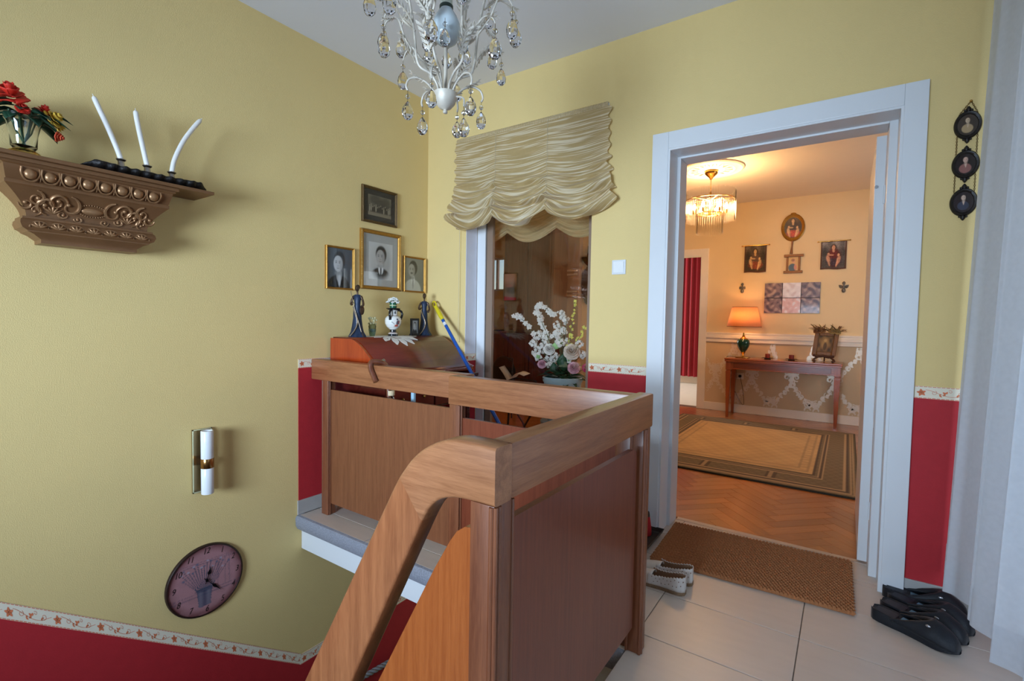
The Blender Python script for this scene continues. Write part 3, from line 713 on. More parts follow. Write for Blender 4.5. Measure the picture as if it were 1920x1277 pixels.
for k in range(22):
    a = k*2.4; r = .004+.034*math.sqrt(k/22); z = .046+.020*(1-(r/.03)**2)+random.uniform(-.003, .003)
    m = M(); c = pb+Vector((r*math.cos(a), r*math.sin(a), z))
    for q in range(5):
        t = q*2*PI/5; m.ball(c+Vector((.006*math.cos(t), .006*math.sin(t), .001*math.sin(3*t))), (.0058, .0058, .0046), 6, 4)
    m.ball(c+Vector((0, 0, .003)), .0035, 6, 4); m.obj('blossom', m_wpet, wf_, smooth=80)
# --- glass vase with dried flowers
gv = onx((698, 628), -2.46); gv = Vector((-2.46, gv.y, DZ))
dv = thing('dried_flower_vase', 'little greenish glass vase with dried flowers between dark statuette and amphora', 'vase', gv)
m = M(); m.lathe([(.016, 0), (.017, .004), (.021, .026), (.024, .042), (.023, .050), (.0205, .050), (.021, .042), (.018, .026), (.014, .006)], gv, 18); m.obj('glass_body', mat('green_glass', (178, 204, 186), .08, trans=.85, var=.05), dv, smooth=40)
m = M(); m.lathe([(.012, .030), (.022, .050), (.024, .066), (.016, .080)], gv, 12); m.obj('dried_leaves', mat('dry_olive_leaf', (112, 108, 62), .8, var=.35, scale=90), dv, smooth=20)
m_dry = mat('dry_cream_flower', (196, 188, 146), .8, var=.2, scale=90)
for k in range(18):
    a = k*2.4; r = .006+.020*math.sqrt(k/18); m = M(); c = gv+Vector((r*math.cos(a), r*math.sin(a), .075+random.uniform(0, .048)))
    m.ball(c, random.uniform(.005, .008), 7, 5); m.tube([c, gv+Vector((.2*r*math.cos(a), .2*r*math.sin(a), .04))], .0009, 5); m.obj('dried_flower', m_dry, dv, smooth=60)
# --- statuettes of draped women
m_blue = mat('dark_blue_patina', (34, 48, 72), .42, metal=.2, var=.45, scale=50, bump=.3, bscale=120)
m_brz = mat('dark_bronze_skin', (86, 66, 52), .35, metal=.6, var=.25, scale=40)
m_brz2 = mat('pale_bronze_trim', (146, 128, 108), .4, metal=.5, var=.2, scale=40)
def statuette(name, label, base, H, face, spear):
    r = thing(name, label, 'statuette', base, 'bronze statuettes on the desk')
    X = Vector((math.cos(face), math.sin(face), 0)); Yv = Vector((-math.sin(face), math.cos(face), 0))
    def P(f, s, z): return base+X*f*H*1.2+Yv*s*H*1.2+Vector((0, 0, z*H))
    sec = [(0, .135, .115, .03), (.03, .128, .105, .025), (.10, .098, .082, .015), (.22, .080, .068, .005), (.36, .066, .058, -.002), (.48, .066, .056, -.006), (.55, .062, .052, -.006), (.62, .046, .040, 0), (.68, .050, .042, .004), (.74, .060, .044, .004), (.79, .066, .036, 0), (.815, .040, .028, 0)]
    m = M(); n = 28; rings = []
    for z, rx, ry, off in sec:
        rings.append([P(off+ry*math.cos(2*PI*k/n)*(1+(.10*(1-z/.6) if z < .6 else 0)*math.sin(9*2*PI*k/n+z*5)), rx*math.sin(2*PI*k/n)*(1+(.10*(1-z/.6) if z < .6 else 0)*math.sin(9*2*PI*k/n+z*5))+off*.4, z) for k in range(n)])
    m.loft(rings); dress = m.obj('gown', m_blue, r, smooth=50)
    m = M(); m.tube([P(0, 0, .80), P(.002, 0, .86), P(.006, 0, .885)], [.020*H, .017*H, .018*H], 10)
    m.loft([[P(.012+rr*1.1*math.cos(2*PI*k/12)+.006*(z > .93)*-1, rr*.85*math.sin(2*PI*k/12), z) for k in range(12)] for z, rr in ((.872, .012), (.885, .026), (.905, .034), (.93, .038), (.955, .037), (.98, .026), (.992, .008))])
    m.tube([P(.046, 0, .935), P(.054, 0, .918), P(.046, 0, .912)], [.006*H, .008*H, .004*H], 6)
    for s in (-1, 1):
        if s == -1: path = [P(0, -.055, .785), P(-.015, -.098, .70), P(-.005, -.105, .63), P(.03, -.075, .63), P(.055, -.05, .655)]
        else: path = [P(0, .055, .785), P(.01, .090, .70), P(.03, .105, .62), P(.05, .085, .575)]
        m.tube(bez(path, 4), [.026*H]*3+[.022*H]*(len(bez(path, 4))-6)+[.017*H]*3, 8)
    m.obj('figure', m_brz, r, smooth=60)
    m = M(); m.loft([[P(-.018+.040*math.cos(2*PI*k/12), .036*math.sin(2*PI*k/12), z_) for k in range(12)] for z_ in (.93, .96)]+[[P(-.016+.030*math.cos(2*PI*k/12), .028*math.sin(2*PI*k/12), .99) for k in range(12)], [P(-.014+.006*math.cos(2*PI*k/12), .006*math.sin(2*PI*k/12), 1.005) for k in range(12)]]); m.ball(P(-.055, 0, .955), .022*H, 8, 6); m.obj('hair', mat('black_bronze_hair', (34, 30, 30), .4, metal=.4), r, smooth=60)
    pth = bez([P(.052, -.05, .58), P(.075, -.01, .45), P(.090, .03, .32), (P(.100, .02, .2)), P(.118, -.02, .10), P(.14, -.07, .02)], 5)
    m = M(); m.tube(pth, [.013*H]*len(pth), 6); m.obj('drape_edge', m_brz2, r, smooth=60)
    if spear:
        m = M(); m.tube([P(.02, -.10, .88), P(.065, -.045, .64), P(.10, .10, .10)], .006*H, 6); m.obj('staff', m_brz2, r)
        m = M(); m.ball(P(.03, .085, .52), (.012*H, .055*H, .095*H), 12, 8); m.obj('shield', m_brz, r, smooth=60)
    else:
        m = M(); m.ball(P(.06, .085, .575), (.03*H, .03*H, .035*H), 10, 8); m.obj('jug', m_brz, r, smooth=60)
    return r
p = onx((670, 628), -2.45); statuette('woman_statuette', 'taller dark bronze woman statuette in blue gown holding a staff, left of the amphora', Vector((-2.45, p.y, DZ)), .315, -1.0, True)
p = onx((797, 626), -2.47); statuette('woman_statuette', 'bronze woman statuette in blue gown with dark jug, standing by the wall corner', Vector((-2.47, p.y-.01, DZ)), .295, -.9, False)

# ================================================================== PICTURES (flat prints)
def blob(u, v, cu, cv, ru, rv, soft=.25):
    d = math.hypot((u-cu)/ru, (v-cv)/rv); return 1-smoothstep(1-soft, 1+soft, d)
def mix(a, b, t): return tuple(x+(y-x)*t for x, y in zip(a, b))
def portrait(bgc, skin, suit, hair, shirt, cx=.5, cy=.60, s=1., beard=None, vign=None, female=False, look=.0):
    bgc, skin, suit, hair, shirt = map(lin, (bgc, skin, suit, hair, shirt)); dark = tuple(x*.25 for x in skin)
    def f(u, v):
        c = mix(bgc, tuple(x*.75 for x in bgc), smoothstep(.2, .9, u*.6+(1-v)*.5))
        c = mix(c, suit, blob(u, v, cx-.02*s, cy-.62*s, .44*s, .34*s, .08))
        t = blob(u, v, cx+.0*s, cy-.30*s, .10*s, .16*s, .12); c = mix(c, tuple(x*.72 for x in skin) if female else shirt, t)
        if not female:
            c = mix(c, tuple(x*.6 for x in suit), blob(u, v, cx, cy-.42*s, .032*s, .16*s, .1))
        else:
            c = mix(c, skin, blob(u, v, cx+.01*s, cy-.40*s, .05*s, .16*s, .3))
        c = mix(c, hair, blob(u, v, cx+.01*s, cy+.07*s, .215*s, .225*s, .12))
        c = mix(c, tuple(x*.5 for x in skin), .7*blob(u, v, cx-.01*s+look, cy-.235*s, .12*s, .05*s, .5)); c = mix(c, skin, blob(u, v, cx-.02*s+look, cy-.01*s, .168*s, .195*s, .10))
        c = mix(c, tuple(x*.62 for x in skin), .6*blob(u, v, cx+.10*s+look, cy-.05*s, .06*s, .17*s, .6))
        for ex in (-.075, .055):
            c = mix(c, dark, .85*blob(u, v, cx-.02*s+look+ex*s, cy+.015*s, .030*s, .014*s, .4)); c = mix(c, dark, .7*blob(u, v, cx-.02*s+look+ex*s, cy+.050*s, .040*s, .010*s, .5))
        c = mix(c, tuple(x*.6 for x in skin), .7*blob(u, v, cx-.02*s+look, cy-.065*s, .026*s, .014*s, .5))
        c = mix(c, tuple(x*.4 for x in skin), .75*blob(u, v, cx-.02*s+look, cy-.118*s, .048*s, .012*s, .5))
        if beard: c = mix(c, lin(beard), .9*blob(u, v, cx-.02*s+look, cy-.093*s, .062*s, .016*s, .4))
        if vign: c = mix(lin(vign), c, blob(u, v, cx, cy-.12*s, .40*s, .46*s, .25))
        return c
    return f
def group_photo(u, v):
    c = mix(lin((60, 54, 44)), lin((120, 112, 94)), smoothstep(.3, .9, v+.12*math.sin(u*9)))
    c = mix(c, lin((30, 28, 22)), .7*blob(u, v, .3, .8, .25, .25, .5)); c = mix(c, lin((40, 36, 30)), .7*blob(u, v, .75, .7, .22, .3, .5))
    for k in range(14):
        x = .06+k*.068; h = .46+.06*math.sin(k*2.1); tone = (160, 150, 128) if k in (0, 1, 4, 9, 12, 13) else (34, 30, 26)
        c = mix(c, lin(tone), .9*blob(u, v, x, h-.16, .026, .15, .25)); c = mix(c, lin((170, 156, 130)), .9*blob(u, v, x, h+.02, .016, .03, .3))
    return mix(c, lin((128, 118, 98)), smoothstep(.22, .12, v))
def picture(name, label, cat, plane, x0, x1, z0, z1, at, fw, fmat, pic, mat_w=0., matc=None, thick=.018, res=(56, 72), group=None, inner=None, tilt=None, glass=True):
    """framed picture. plane 'L' = on left wall (u along y), 'B' = on a wall facing -y (u along x)"""
    if plane == 'L': W = lambda u, w_, z: Vector((at+w_, u, z))
    else: W = lambda u, w_, z: Vector((u, at-w_, z))
    r = thing(name, label, cat, W((x0+x1)/2, 0, z0), group)
    def strip(a, b):
        m = M()
        prof_ = [(0, 0), (0, thick*.75), (fw*.25, thick), (fw*.55, thick*.7), (fw*.8, thick*.8), (fw, thick*.45), (fw, 0)]
        # mitred four-sided loft
        rings = []
        for (cu, cz, du, dz) in ((a[0], a[1], 1, 1), (b[0], a[1], -1, 1), (b[0], b[1], -1, -1), (a[0], b[1], 1, -1)):
            rings.append([W(cu+du*q, h, cz+dz*q) for q, h in prof_])
        n = len(prof_); vs = [v for g in rings for v in g]; fs = []
        for i in range(4):
            for k in range(n-1): fs.append((i*n+k, i*n+k+1, ((i+1) % 4)*n+k+1, ((i+1) % 4)*n+k))
        m.add(vs, fs); return m
    strip((x0, z0), (x1, z1)).obj('frame', fmat, r)
    a0, a1, b0, b1 = x0+fw*.9, x1-fw*.9, z0+fw*.9, z1-fw*.9
    m = M(); m.prism([W(a0, .002, b0), W(a1, .002, b0), W(a1, .002, b1), W(a0, .002, b1)], W(0, .003, 0)-W(0, 0, 0)); m.obj('mount', matc or fmat, r)
    a0 += mat_w; a1 -= mat_w; b0 += mat_w; b1 -= mat_w
    if inner: a0, a1, b0, b1 = inner
    m = M(); m.grid(lambda u, v: W(a0+(a1-a0)*u, .0058, b0+(b1-b0)*v), res[0], res[1], col=lambda u, v: pic(u, v)); m.obj('print', printmat('photo_print', .5, .05), r, fixn=False)
    if glass:
        m = M(); m.prism([W(x0+fw*.9, .0075, z0+fw*.9), W(x1-fw*.9, .0075, z0+fw*.9), W(x1-fw*.9, .0075, z1-fw*.9), W(x0+fw*.9, .0075, z1-fw*.9)], W(0, .0015, 0)-W(0, 0, 0)); m.obj('picture_glass', pane('picture_pane', 1.4), r)
    return r, W
def Lw(px, py): return onx((px, py), LX)
G = 'old family photographs on the left wall'
fm_dark = mat('dark_gilt_frame', (104, 80, 46), .45, metal=.5, var=.35, scale=60, bump=.4, bscale=150)
fm_gold = mat('bright_gilt_frame', (178, 130, 56), .4, metal=.6, var=.25, scale=60, bump=.4, bscale=150)
a, b = Lw(677, 415), Lw(743, 362)
picture('framed_photograph', 'dark framed sepia group photograph hanging topmost above the desk', 'picture', 'L', a.y, b.y, Lw(677, 414).z, Lw(678, 345).z, LX, .017, fm_dark, group_photo, .035, mat('black_brown_mount', (46, 42, 36), .8), group=G, res=(70, 56))
z1 = Lw(674, 427).z; z0 = Lw(674, 541).z; y0 = Lw(674, 480).y; y1 = Lw(749, 490).y
r_, W_ = picture('framed_photograph', 'largest gilt frame with grey mount and young man in suit and tie', 'picture', 'L', y0, y1, z0, z1, LX, .024, fm_gold, portrait((196, 194, 186), (178, 174, 166), (30, 30, 28), (36, 34, 30), (225, 225, 220), .5, .62, 1.05, vign=(205, 204, 198)), .0, mat('grey_mount_board', (176, 174, 166), .85), group=G, inner=(y0+.068, y1-.068, z0+.068, z1-.075), thick=.022)
mm = M()
for k in range(40):      # beaded outer edge of the gilt frame
    for s, q in ((0, 1), (1, 1)):
        mm.ball(W_(y0+.004 if s == 0 else y1-.004, .017, z0+(z1-z0)*(k+.5)/40), (.004, .004, .005), 6, 4)
    mm.ball(W_(y0+(y1-y0)*(k+.5)/40, .017, z0+.004), (.004, .005, .004), 6, 4); mm.ball(W_(y0+(y1-y0)*(k+.5)/40, .017, z1-.004), (.004, .005, .004), 6, 4)
mm.obj('beading', fm_dark, r_, smooth=80, kind='stuff')
picture('framed_photograph', 'narrow gilt frame with woman in dark collar, left of the largest photograph', 'picture', 'L', Lw(609, 500).y, Lw(662, 500).y, Lw(610, 541).z, Lw(611, 459).z, LX, .012, fm_gold, portrait((92, 100, 106), (206, 206, 204), (26, 28, 30), (62, 64, 66), (210, 210, 210), .47, .62, 1.05, female=True, look=-.02), group=G)
picture('framed_photograph', 'narrow gilt frame with moustached man in pale suit, nearest the corner', 'picture', 'L', Lw(755, 510).y, Lw(795, 510).y, Lw(755, 547).z, Lw(755, 479).z, LX, .012, fm_gold, portrait((142, 140, 126), (168, 162, 148), (196, 194, 182), (60, 56, 48), (214, 212, 204), .44, .64, 1.0, beard=(50, 46, 40), look=-.05), group=G)
# little nails/hooks above the small frames are part of the frames: brass hanger
# small black standing frame on the desk
p = onx((778, 624), -2.44)
sf = thing('standing_photo_frame', 'tiny black standing frame with a man\'s portrait beside the right statuette', 'photo frame', Vector((-2.44, p.y, DZ)))
ys, zs_ = (p.y-.040, p.y+.036), (DZ, DZ+.118)
m = M(); 
for (a_, b_) in (((ys[0], zs_[0]), (ys[0]+.013, zs_[1])), ((ys[1]-.013, zs_[0]), (ys[1], zs_[1])), ((ys[0]+.013, zs_[0]), (ys[1]-.013, zs_[0]+.016)), ((ys[0]+.013, zs_[1]-.014), (ys[1]-.013, zs_[1]))):
    m.box((-2.447, a_[0], a_[1]), (-2.435, b_[0], b_[1]), .003)
m.prism([(-2.447, p.y-.01, DZ+.07), (-2.447, p.y+.01, DZ+.07), (-2.485, p.y+.012, DZ), (-2.485, p.y-.012, DZ)], (.003, 0, 0))
m.obj('frame', mat('black_carved_frame', (24, 24, 26), .5, bump=.5, bscale=200), sf)
pf = portrait((150, 150, 146), (180, 178, 172), (40, 40, 42), (60, 58, 54), (220, 220, 216), .5, .62, .9)
m = M(); m.grid(lambda u, v: (-2.4385, ys[0]+.012+(ys[1]-ys[0]-.024)*u, zs_[0]+.015+(zs_[1]-zs_[0]-.028)*v), 40, 50, col=pf); m.obj('print', printmat('photo_print'), sf, fixn=False)

# ================================================================== WALL CLOCK
cc = Vector((LX, (Lw(303, 1120).y+Lw(457, 1050).y)/2, (Lw(402, 1019).z+Lw(345, 1165).z)/2)); CR = .177
ck = thing('wall_clock', 'round wall clock with painted flower pot dial and dark rim beside the stairs', 'clock', cc)
m = M()
def onface(u, v, d): return Vector((LX+d, cc.y+u, cc.z+v))
prof_ = [(CR, 0), (CR, .012), (CR-.003, .016), (CR-.008, .017), (CR-.009, .013)]
m.loft([[onface(r*math.cos(2*PI*k/64), r*math.sin(2*PI*k/64), d) for k in range(64)] for r, d in prof_], cap=False); m.obj('rim', mat('dark_brown_rim', (44, 26, 22), .4), ck, smooth=40)
cl_bg, cl_edge, cl_blue = lin((176, 128, 132)), lin((104, 54, 54)), lin((62, 72, 96))
def dial(u, v):
    r = math.hypot(u, v)/CR; c = mix(cl_bg, cl_edge, smoothstep(.72, 1.0, r)); x, y = u/CR, v/CR
    c = mix(c, tuple(q*.86 for q in cl_bg), .4 if (math.sin(x*9+y*4)*math.sin(y*11)) > .4 else 0)
    for yy, w_ in ((-.38, .02), (-.30, .012), (.50, .012), (.56, .008)):
        if abs(y-yy+x*.02) < w_: c = mix(c, cl_blue, .45)
    for xx in (.50, .62, .30):
        if abs(x-xx) < .010 and -.3 < y < .5: c = mix(c, cl_blue, .4)
    if abs(abs(x-.46)-.13) < .008 and -.1 < y < .42: c = mix(c, cl_blue, .4)
    px0, px1 = -.24+.10*(-.35-y), .14-.10*(-.35-y)
    if -.72 < y < -.26 and px0 < x < px1: c = mix(c, mix(cl_blue, lin((150, 150, 160)), .35*(math.sin(x*30)+1)*.5), .85)
    c = mix(c, cl_blue, .8*blob(x, y, -.05, -.24, .24, .05, .2))
    for k in range(17):
        a = PI/2-(k-8)*.085; x0 = -.05+(k-8)*.022; tt = (y+.24)/math.sin(a)
        if 0 < tt < .56+.24*abs(math.sin(k*2.3)) and abs((x-x0)-tt*math.cos(a)) < .011: c = mix(c, lin((58, 76, 96)), .85)
        tx, ty = x0+(.56+.24*abs(math.sin(k*2.3)))*math.cos(a), -.24+(.56+.24*abs(math.sin(k*2.3)))*math.sin(a)
        q = blob(x, y, tx, ty, .035, .026, .3); c = mix(c, lin((170, 166, 184)) if k % 2 else lin((84, 98, 124)), .8*q)
    return c
m = M(); nr, na = 46, 128
for i in range(nr+1):
    for k in range(na):
        r = (CR-.0085)*max(i, .02)/nr; u, v = r*math.cos(2*PI*k/na), r*math.sin(2*PI*k/na); m.v.append(tuple(onface(u, v, .0125))); m.c.append(dial(u, v))
for i in range(nr):
    for k in range(na): m.f.append((i*na+k, i*na+(k+1) % na, (i+1)*na+(k+1) % na, (i+1)*na+k)); m.mi.append(0)
m.obj('dial', printmat('dial_print', .35, .08), ck, fixn=False)
m_ink = mat('dark_ink', (44, 30, 30), .5)
def text_mesh(body, size, shear=.25, font_w=1.):
    cu = bpy.data.curves.new('lettering', 'FONT'); cu.body = body; cu.size = size; cu.align_x = 'CENTER'; cu.align_y = 'CENTER'; cu.shear = shear; cu.extrude = .0002
    to = bpy.data.objects.new('lettering', cu); COL.objects.link(to); dg = bpy.context.evaluated_depsgraph_get()
    me = to.evaluated_get(dg).to_mesh(); vs = [v.co.copy() for v in me.vertices]; fs = [tuple(p.vertices) for p in me.polygons]
    bpy.data.objects.remove(to, do_unlink=True); bpy.data.curves.remove(cu); return vs, fs
for h in range(1, 13):
    a = PI/2-h*PI/6; vs, fs = text_mesh(str(h), .040, .3); m = M()
    m.add([onface(.82*CR*math.cos(a)+v.x*.8, .82*CR*math.sin(a)+v.y, .0132+v.z) for v in vs], fs); m.obj('numeral', m_ink, ck, fixn=False)
def hand(name, a, l, w_):
    t = Vector((math.cos(a), math.sin(a), 0)); n = Vector((-t.y, t.x, 0)); m = M()
    o2 = [-t*.018+n*w_*.3, t*l*.35+n*w_*.3, t*l*.5+n*w_*1.5, t*l*.72+n*w_*.5, t*l, t*l*.72-n*w_*.5, t*l*.5-n*w_*1.5, t*l*.35-n*w_*.3, -t*.018-n*w_*.3]
    m.prism([onface(p.x, p.y, .0165) for p in o2], (.0012, 0, 0)); m.obj(name, m_black, ck)
hand('hour_hand', PI/2-.32, .070, .0055); hand('minute_hand', PI/2-2.42, .105, .0050)
m = M(); m.tube([onface(0, 0, .0165), onface(0, 0, .0205)], .007, 12); m.obj('hand_boss', m_black, ck)

# ================================================================== WALL SCONCE
sy0, sy1 = Lw(359, 870).y, Lw(394, 870).y; sz0, sz1 = Lw(361, 925).z, Lw(360, 806).z
sy1 = sy0+.088
sc_ = thing('wall_sconce', 'brass backed wall sconce with two white glass tubes above the clock', 'wall lamp', (LX, (sy0+sy1)/2, sz0))
m_brass = mat('polished_brass', (190, 150, 84), .22, metal=1., var=.06)
m = M(); m.box((LX, sy0, sz0), (LX+.010, sy1, sz1), .002); m.obj('back_plate', mat('bronze_mirror_plate', (150, 132, 100), .18, metal=.9, var=.05), sc_)
m = M()
for (a_, b_) in (((sy0, sz0), (sy0+.005, sz1)), ((sy1-.005, sz0), (sy1, sz1)), ((sy0, sz1-.005), (sy1, sz1)), ((sy0, sz0), (sy1, sz0+.005))): m.box((LX+.0101, a_[0], a_[1]), (LX+.0125, b_[0], b_[1]))
m.obj('bevelled_edge', mat('pale_plate_edge', (214, 214, 176), .2, metal=.3), sc_)
tcx, tcy = LX+.062, (sy0+sy1)/2; zm = (sz0+sz1)/2-.004
m_opal = mat('opal_glass', (236, 238, 240), .2, var=.01)
for z_a, z_b in ((zm+.022, sz1-.002), (sz0+.002, zm-.022)):
    m = M(); m.lathe([(.026, 0), (.027, .002), (.027, z_b-z_a-.002), (.0255, z_b-z_a), (.022, z_b-z_a), (.022, z_b-z_a-.01), (.0, z_b-z_a-.01)], (tcx, tcy, z_a), 28); m.obj('glass_tube', m_opal, sc_, smooth=40)
m = M(); m.lathe([(.0278, -.023), (.0285, -.022), (.0285, .022), (.0278, .023)], (tcx, tcy, zm), 28); m.box((LX+.010, tcy-.012, zm-.014), (tcx-.02, tcy+.012, zm+.014)); m.obj('band', mat('brass_band', (172, 128, 78), .25, metal=1., var=.08), sc_, smooth=40)
# ================================================================== WALL SHELF (carved corbel)
sh = thing('wall_shelf', 'bronze painted carved corbel shelf with egg moulding on the left wall', 'shelf', (LX, .66, 1.41))
m_corb = mat('antique_bronze_paint', (128, 90, 58), .40, metal=.35, var=.20, scale=14, bump=.15, bscale=60)
m_corb_hi = mat('rubbed_bronze_relief', (156, 116, 80), .36, metal=.45, var=.18, scale=40)
SL, SR = .40, .918                      # moulding ends at its widest
def corb(mm, prof):                     # prof: (depth from wall, side inset, z)
    rings = [[(LX, SL+i, z), (LX+d, SL+i, z), (LX+d, SR-i, z), (LX, SR-i, z)] for d, i, z in prof]
    mm.loft(rings, True)
m = M(); m.box((LX, .25, 1.690), (LX+.200, 1.070, 1.704), .003); m.box((LX, .385, 1.676), (LX+.186, .935, 1.690), .003); m.obj('top_board', m_corb, sh)
P = [(.176, -.006, 1.676), (.178, -.006, 1.668), (.170, .002, 1.664), (.168, .003, 1.658), (.150, .010, 1.622), (.146, .012, 1.618), (.148, .008, 1.614), (.148, .008, 1.604), (.142, .012, 1.600)]
nf = 10
for k in range(nf+1):
    t = k/nf; P.append((.140-.050*math.sin(t*PI/2), .014+.058*math.sin(t*PI/2), 1.598-.098*t))
P += [(.112, .058, 1.497), (.112, .058, 1.490), (.118, .052, 1.484), (.124, .050, 1.472), (.118, .056, 1.456), (.108, .070, 1.448), (.108, .072, 1.444), (.100, .090, 1.436), (.094, .104, 1.424), (.092, .110, 1.420), (.092, .110, 1.406)]
m = M(); corb(m, P[::-1]); m.obj('corbel_body', m_corb, sh, smooth=35)
# egg and dart
n_e = 8
egg0 = None
for k in range(n_e):
    y = SL+.045+(SR-SL-.09)*(k+.5)/n_e
    if egg0 is None:
        mm = M(); mm.ball((0, 0, 0), (.013, .0185, .019), 14, 10); egg0 = mm.obj('egg', m_corb_hi, sh, smooth=80, origin=(0, 0, 0)); e = egg0
    else: e = share(egg0, 'egg', sh)
    e.location = Vector((LX+.163, y, 1.641))-ORG[sh.name]
    mm = M(); mm.tube(bez([(LX+.172, y-.024, 1.660), (LX+.168, y-.025, 1.640), (LX+.158, y-.014, 1.621), (LX+.156, y, 1.617), (LX+.158, y+.014, 1.621), (LX+.168, y+.025, 1.640), (LX+.172, y+.024, 1.660)], 4), .0035, 6); mm.obj('egg_collar', m_corb_hi, sh, smooth=60)
for k in range(n_e-1):
    y = SL+.045+(SR-SL-.09)*(k+1)/n_e
    mm = M(); mm.prism([(LX+.158, y-.006, 1.660), (LX+.158, y+.006, 1.660), (LX+.150, y, 1.618)], (.012, 0, 0)); mm.obj('dart', m_corb_hi, sh)
for k in range(7):                      # shell row below
    y = SL+.075+(SR-SL-.15)*(k+.5)/7
    mm = M()
    for q in range(5):
        a = PI*(q+.5)/5; mm.tube([(LX+.122, y, 1.460), (LX+.126, y+.012*math.cos(a), 1.460+.010*math.sin(a)), (LX+.122, y+.022*math.cos(a), 1.462+.018*math.sin(a))], [.003, .0042, .002], 6)
    mm.tube([(LX+.120, y+.027*math.cos(PI*i/10), 1.458+.024*math.sin(PI*i/10)) for i in range(11)], .0026, 6)
    mm.obj('shell', m_corb_hi, sh, smooth=60)
# frieze scrolls and medallion on the hollow face
def frz(y, z, d=0.):
    t = min(1, max(0, (1.598-z)/.098)); return Vector((LX+.140-.050*math.sin(t*PI/2)+d, y, z))
def fscroll(cy, cz, r, a0, turns, sg, wd=.004):
    pts = [frz(cy+r*(1-.78*i/20)*math.cos(a0+sg*turns*2*PI*i/20), cz+r*(1-.78*i/20)*math.sin(a0+sg*turns*2*PI*i/20), .001) for i in range(21)]
    mm = M(); mm.tube(pts, [wd*(.7+.6*math.sin(PI*min(1, i/12))) for i in range(21)], 6); mm.ball(pts[-1], wd*1.5, 8, 6); return mm
yc = (SL+SR)/2
mm = M(); mm.ball(frz(yc, 1.548, .0), (.010, .036, .015), 18, 10); mm.obj('medallion', m_corb_hi, sh, smooth=80)
mm = M()
for k in range(34): 
    a = 2*PI*k/34; mm.ball(frz(yc+.045*math.cos(a), 1.548+.021*math.sin(a), .002), .0027, 6, 4)
mm.obj('medallion_beads', m_corb_hi, sh, smooth=80, kind='stuff')
for s in (-1, 1):
    for (dy, z, r, a0, tn, sg, wd) in ((.085, 1.552, .036, PI/2, .9, s, .005), (.13, 1.560, .030, PI, 1.2, -s, .005), (.165, 1.545, .032, -PI/2, 1.3, s, .0055), (.205, 1.565, .026, PI/2, 1.2, s, .005), (.205, 1.525, .020, -PI/2, 1.0, -s, .004), (.05, 1.512, .014, 0, 1.1, -s, .0035), (.11, 1.522, .016, PI, 1.1, s, .004), (.235, 1.545, .022, 0, .9, -s, .0045)):
        fscroll(yc+s*dy*.80, z, r, a0 if s > 0 else PI-a0, tn, sg, wd).obj('scroll', m_corb_hi, sh, smooth=60)
    for k in range(5):
        a = PI/2+(k-2)*.45; p0 = (yc+s*.115, 1.520)
        mm = M(); mm.tube([frz(*p0, .0), frz(p0[0]+.018*math.cos(a), p0[1]+.016*math.sin(a), .004), frz(p0[0]+.034*math.cos(a), p0[1]+.028*math.sin(a), .001)], [.002, .0048, .001], 6); mm.obj('acanthus_leaf', m_corb_hi, sh, smooth=60)
# --- long black candle tray with three bent candles
T0, T1 = onx((150, 301), LX+.115), onx((386, 352), LX+.115)
TZ = 1.7045
tr_ = thing('candle_tray', 'long black carved tray with three silver candle cups on the carved shelf', 'candle holder', (LX+.115, (T0.y+T1.y)/2, TZ))
m_blk = mat('blackened_carved_wood', (26, 20, 18), .5, metal=.2, var=.5, scale=50, bump=.6, bscale=90)
def trp(u, v):
    y = T0.y+(T1.y-T0.y)*u; hw = .050*min(1, (min(u, 1-u)/.14)**.6 if min(u, 1-u) > 0 else 0)*(1+.10*math.sin(u*70))
    x = LX+.115+hw*(v-.5)*2; z = TZ+.004+.030*abs((v-.5)*2)**3*min(1, min(u, 1-u)/.08)+.014*(abs(u-.5)*2)**4+.0025*math.sin(u*90)*abs(v-.5)
    return (x, y, z)
m = M(); m.grid(trp, 90, 10); m.box((LX+.085, T0.y+.09, TZ), (LX+.145, T1.y-.09, TZ+.004)); m.obj('tray_body', m_blk, tr_, smooth=50, thick=.005)
m_silver = mat('tarnished_silver', (168, 160, 150), .28, metal=1., var=.2, scale=50)
m_wax = mat('white_wax', (232, 228, 222), .5, sss=.2, var=.02)
cl_ = [((227, 300), [(219, 278), (201, 236), (186, 204), (175, 180)], 'leftmost bent white candle on the black tray, leaning left'),
       ((276, 312), [(271, 290), (263, 255), (257, 226), (254, 207)], 'middle white candle on the black tray, nearly upright'),
       ((322, 324), [(327, 300), (342, 268), (360, 243), (377, 224)], 'rightmost bent white candle on the black tray, leaning right')]
for (bp_, pts, lab) in cl_:
    b_ = onx(bp_, LX+.115)
    mm = M(); mm.lathe([(.010, 0), (.016, .003), (.012, .010), (.011, .028), (.017, .034), (.017, .037), (.012, .038)], (b_.x, b_.y, b_.z-.034), 14); mm.obj('candle_cup', m_silver, tr_, smooth=40)
    mm = M(); mm.tube([(b_.x, b_.y, TZ+.004), (b_.x, b_.y, b_.z-.033)], .007, 8); mm.obj('cup_stem', m_silver, tr_)
    path = bez([b_]+[onx(q, LX+.115) for q in pts], 5); rr = [.0095]*len(path)
    rr[0] = .0088; rr[-2] = .0085; rr[-1] = .0035
    mm = M(); mm.tube(path, rr, 12); mm.tube([path[-1], path[-1]+(path[-1]-path[-2]).normalized()*.008], .0012, 5)
    o = mm.obj('bent_candle', m_wax, None, smooth=60, origin=b_); tag(o, lab, 'candle', 'bent white candles on the shelf')
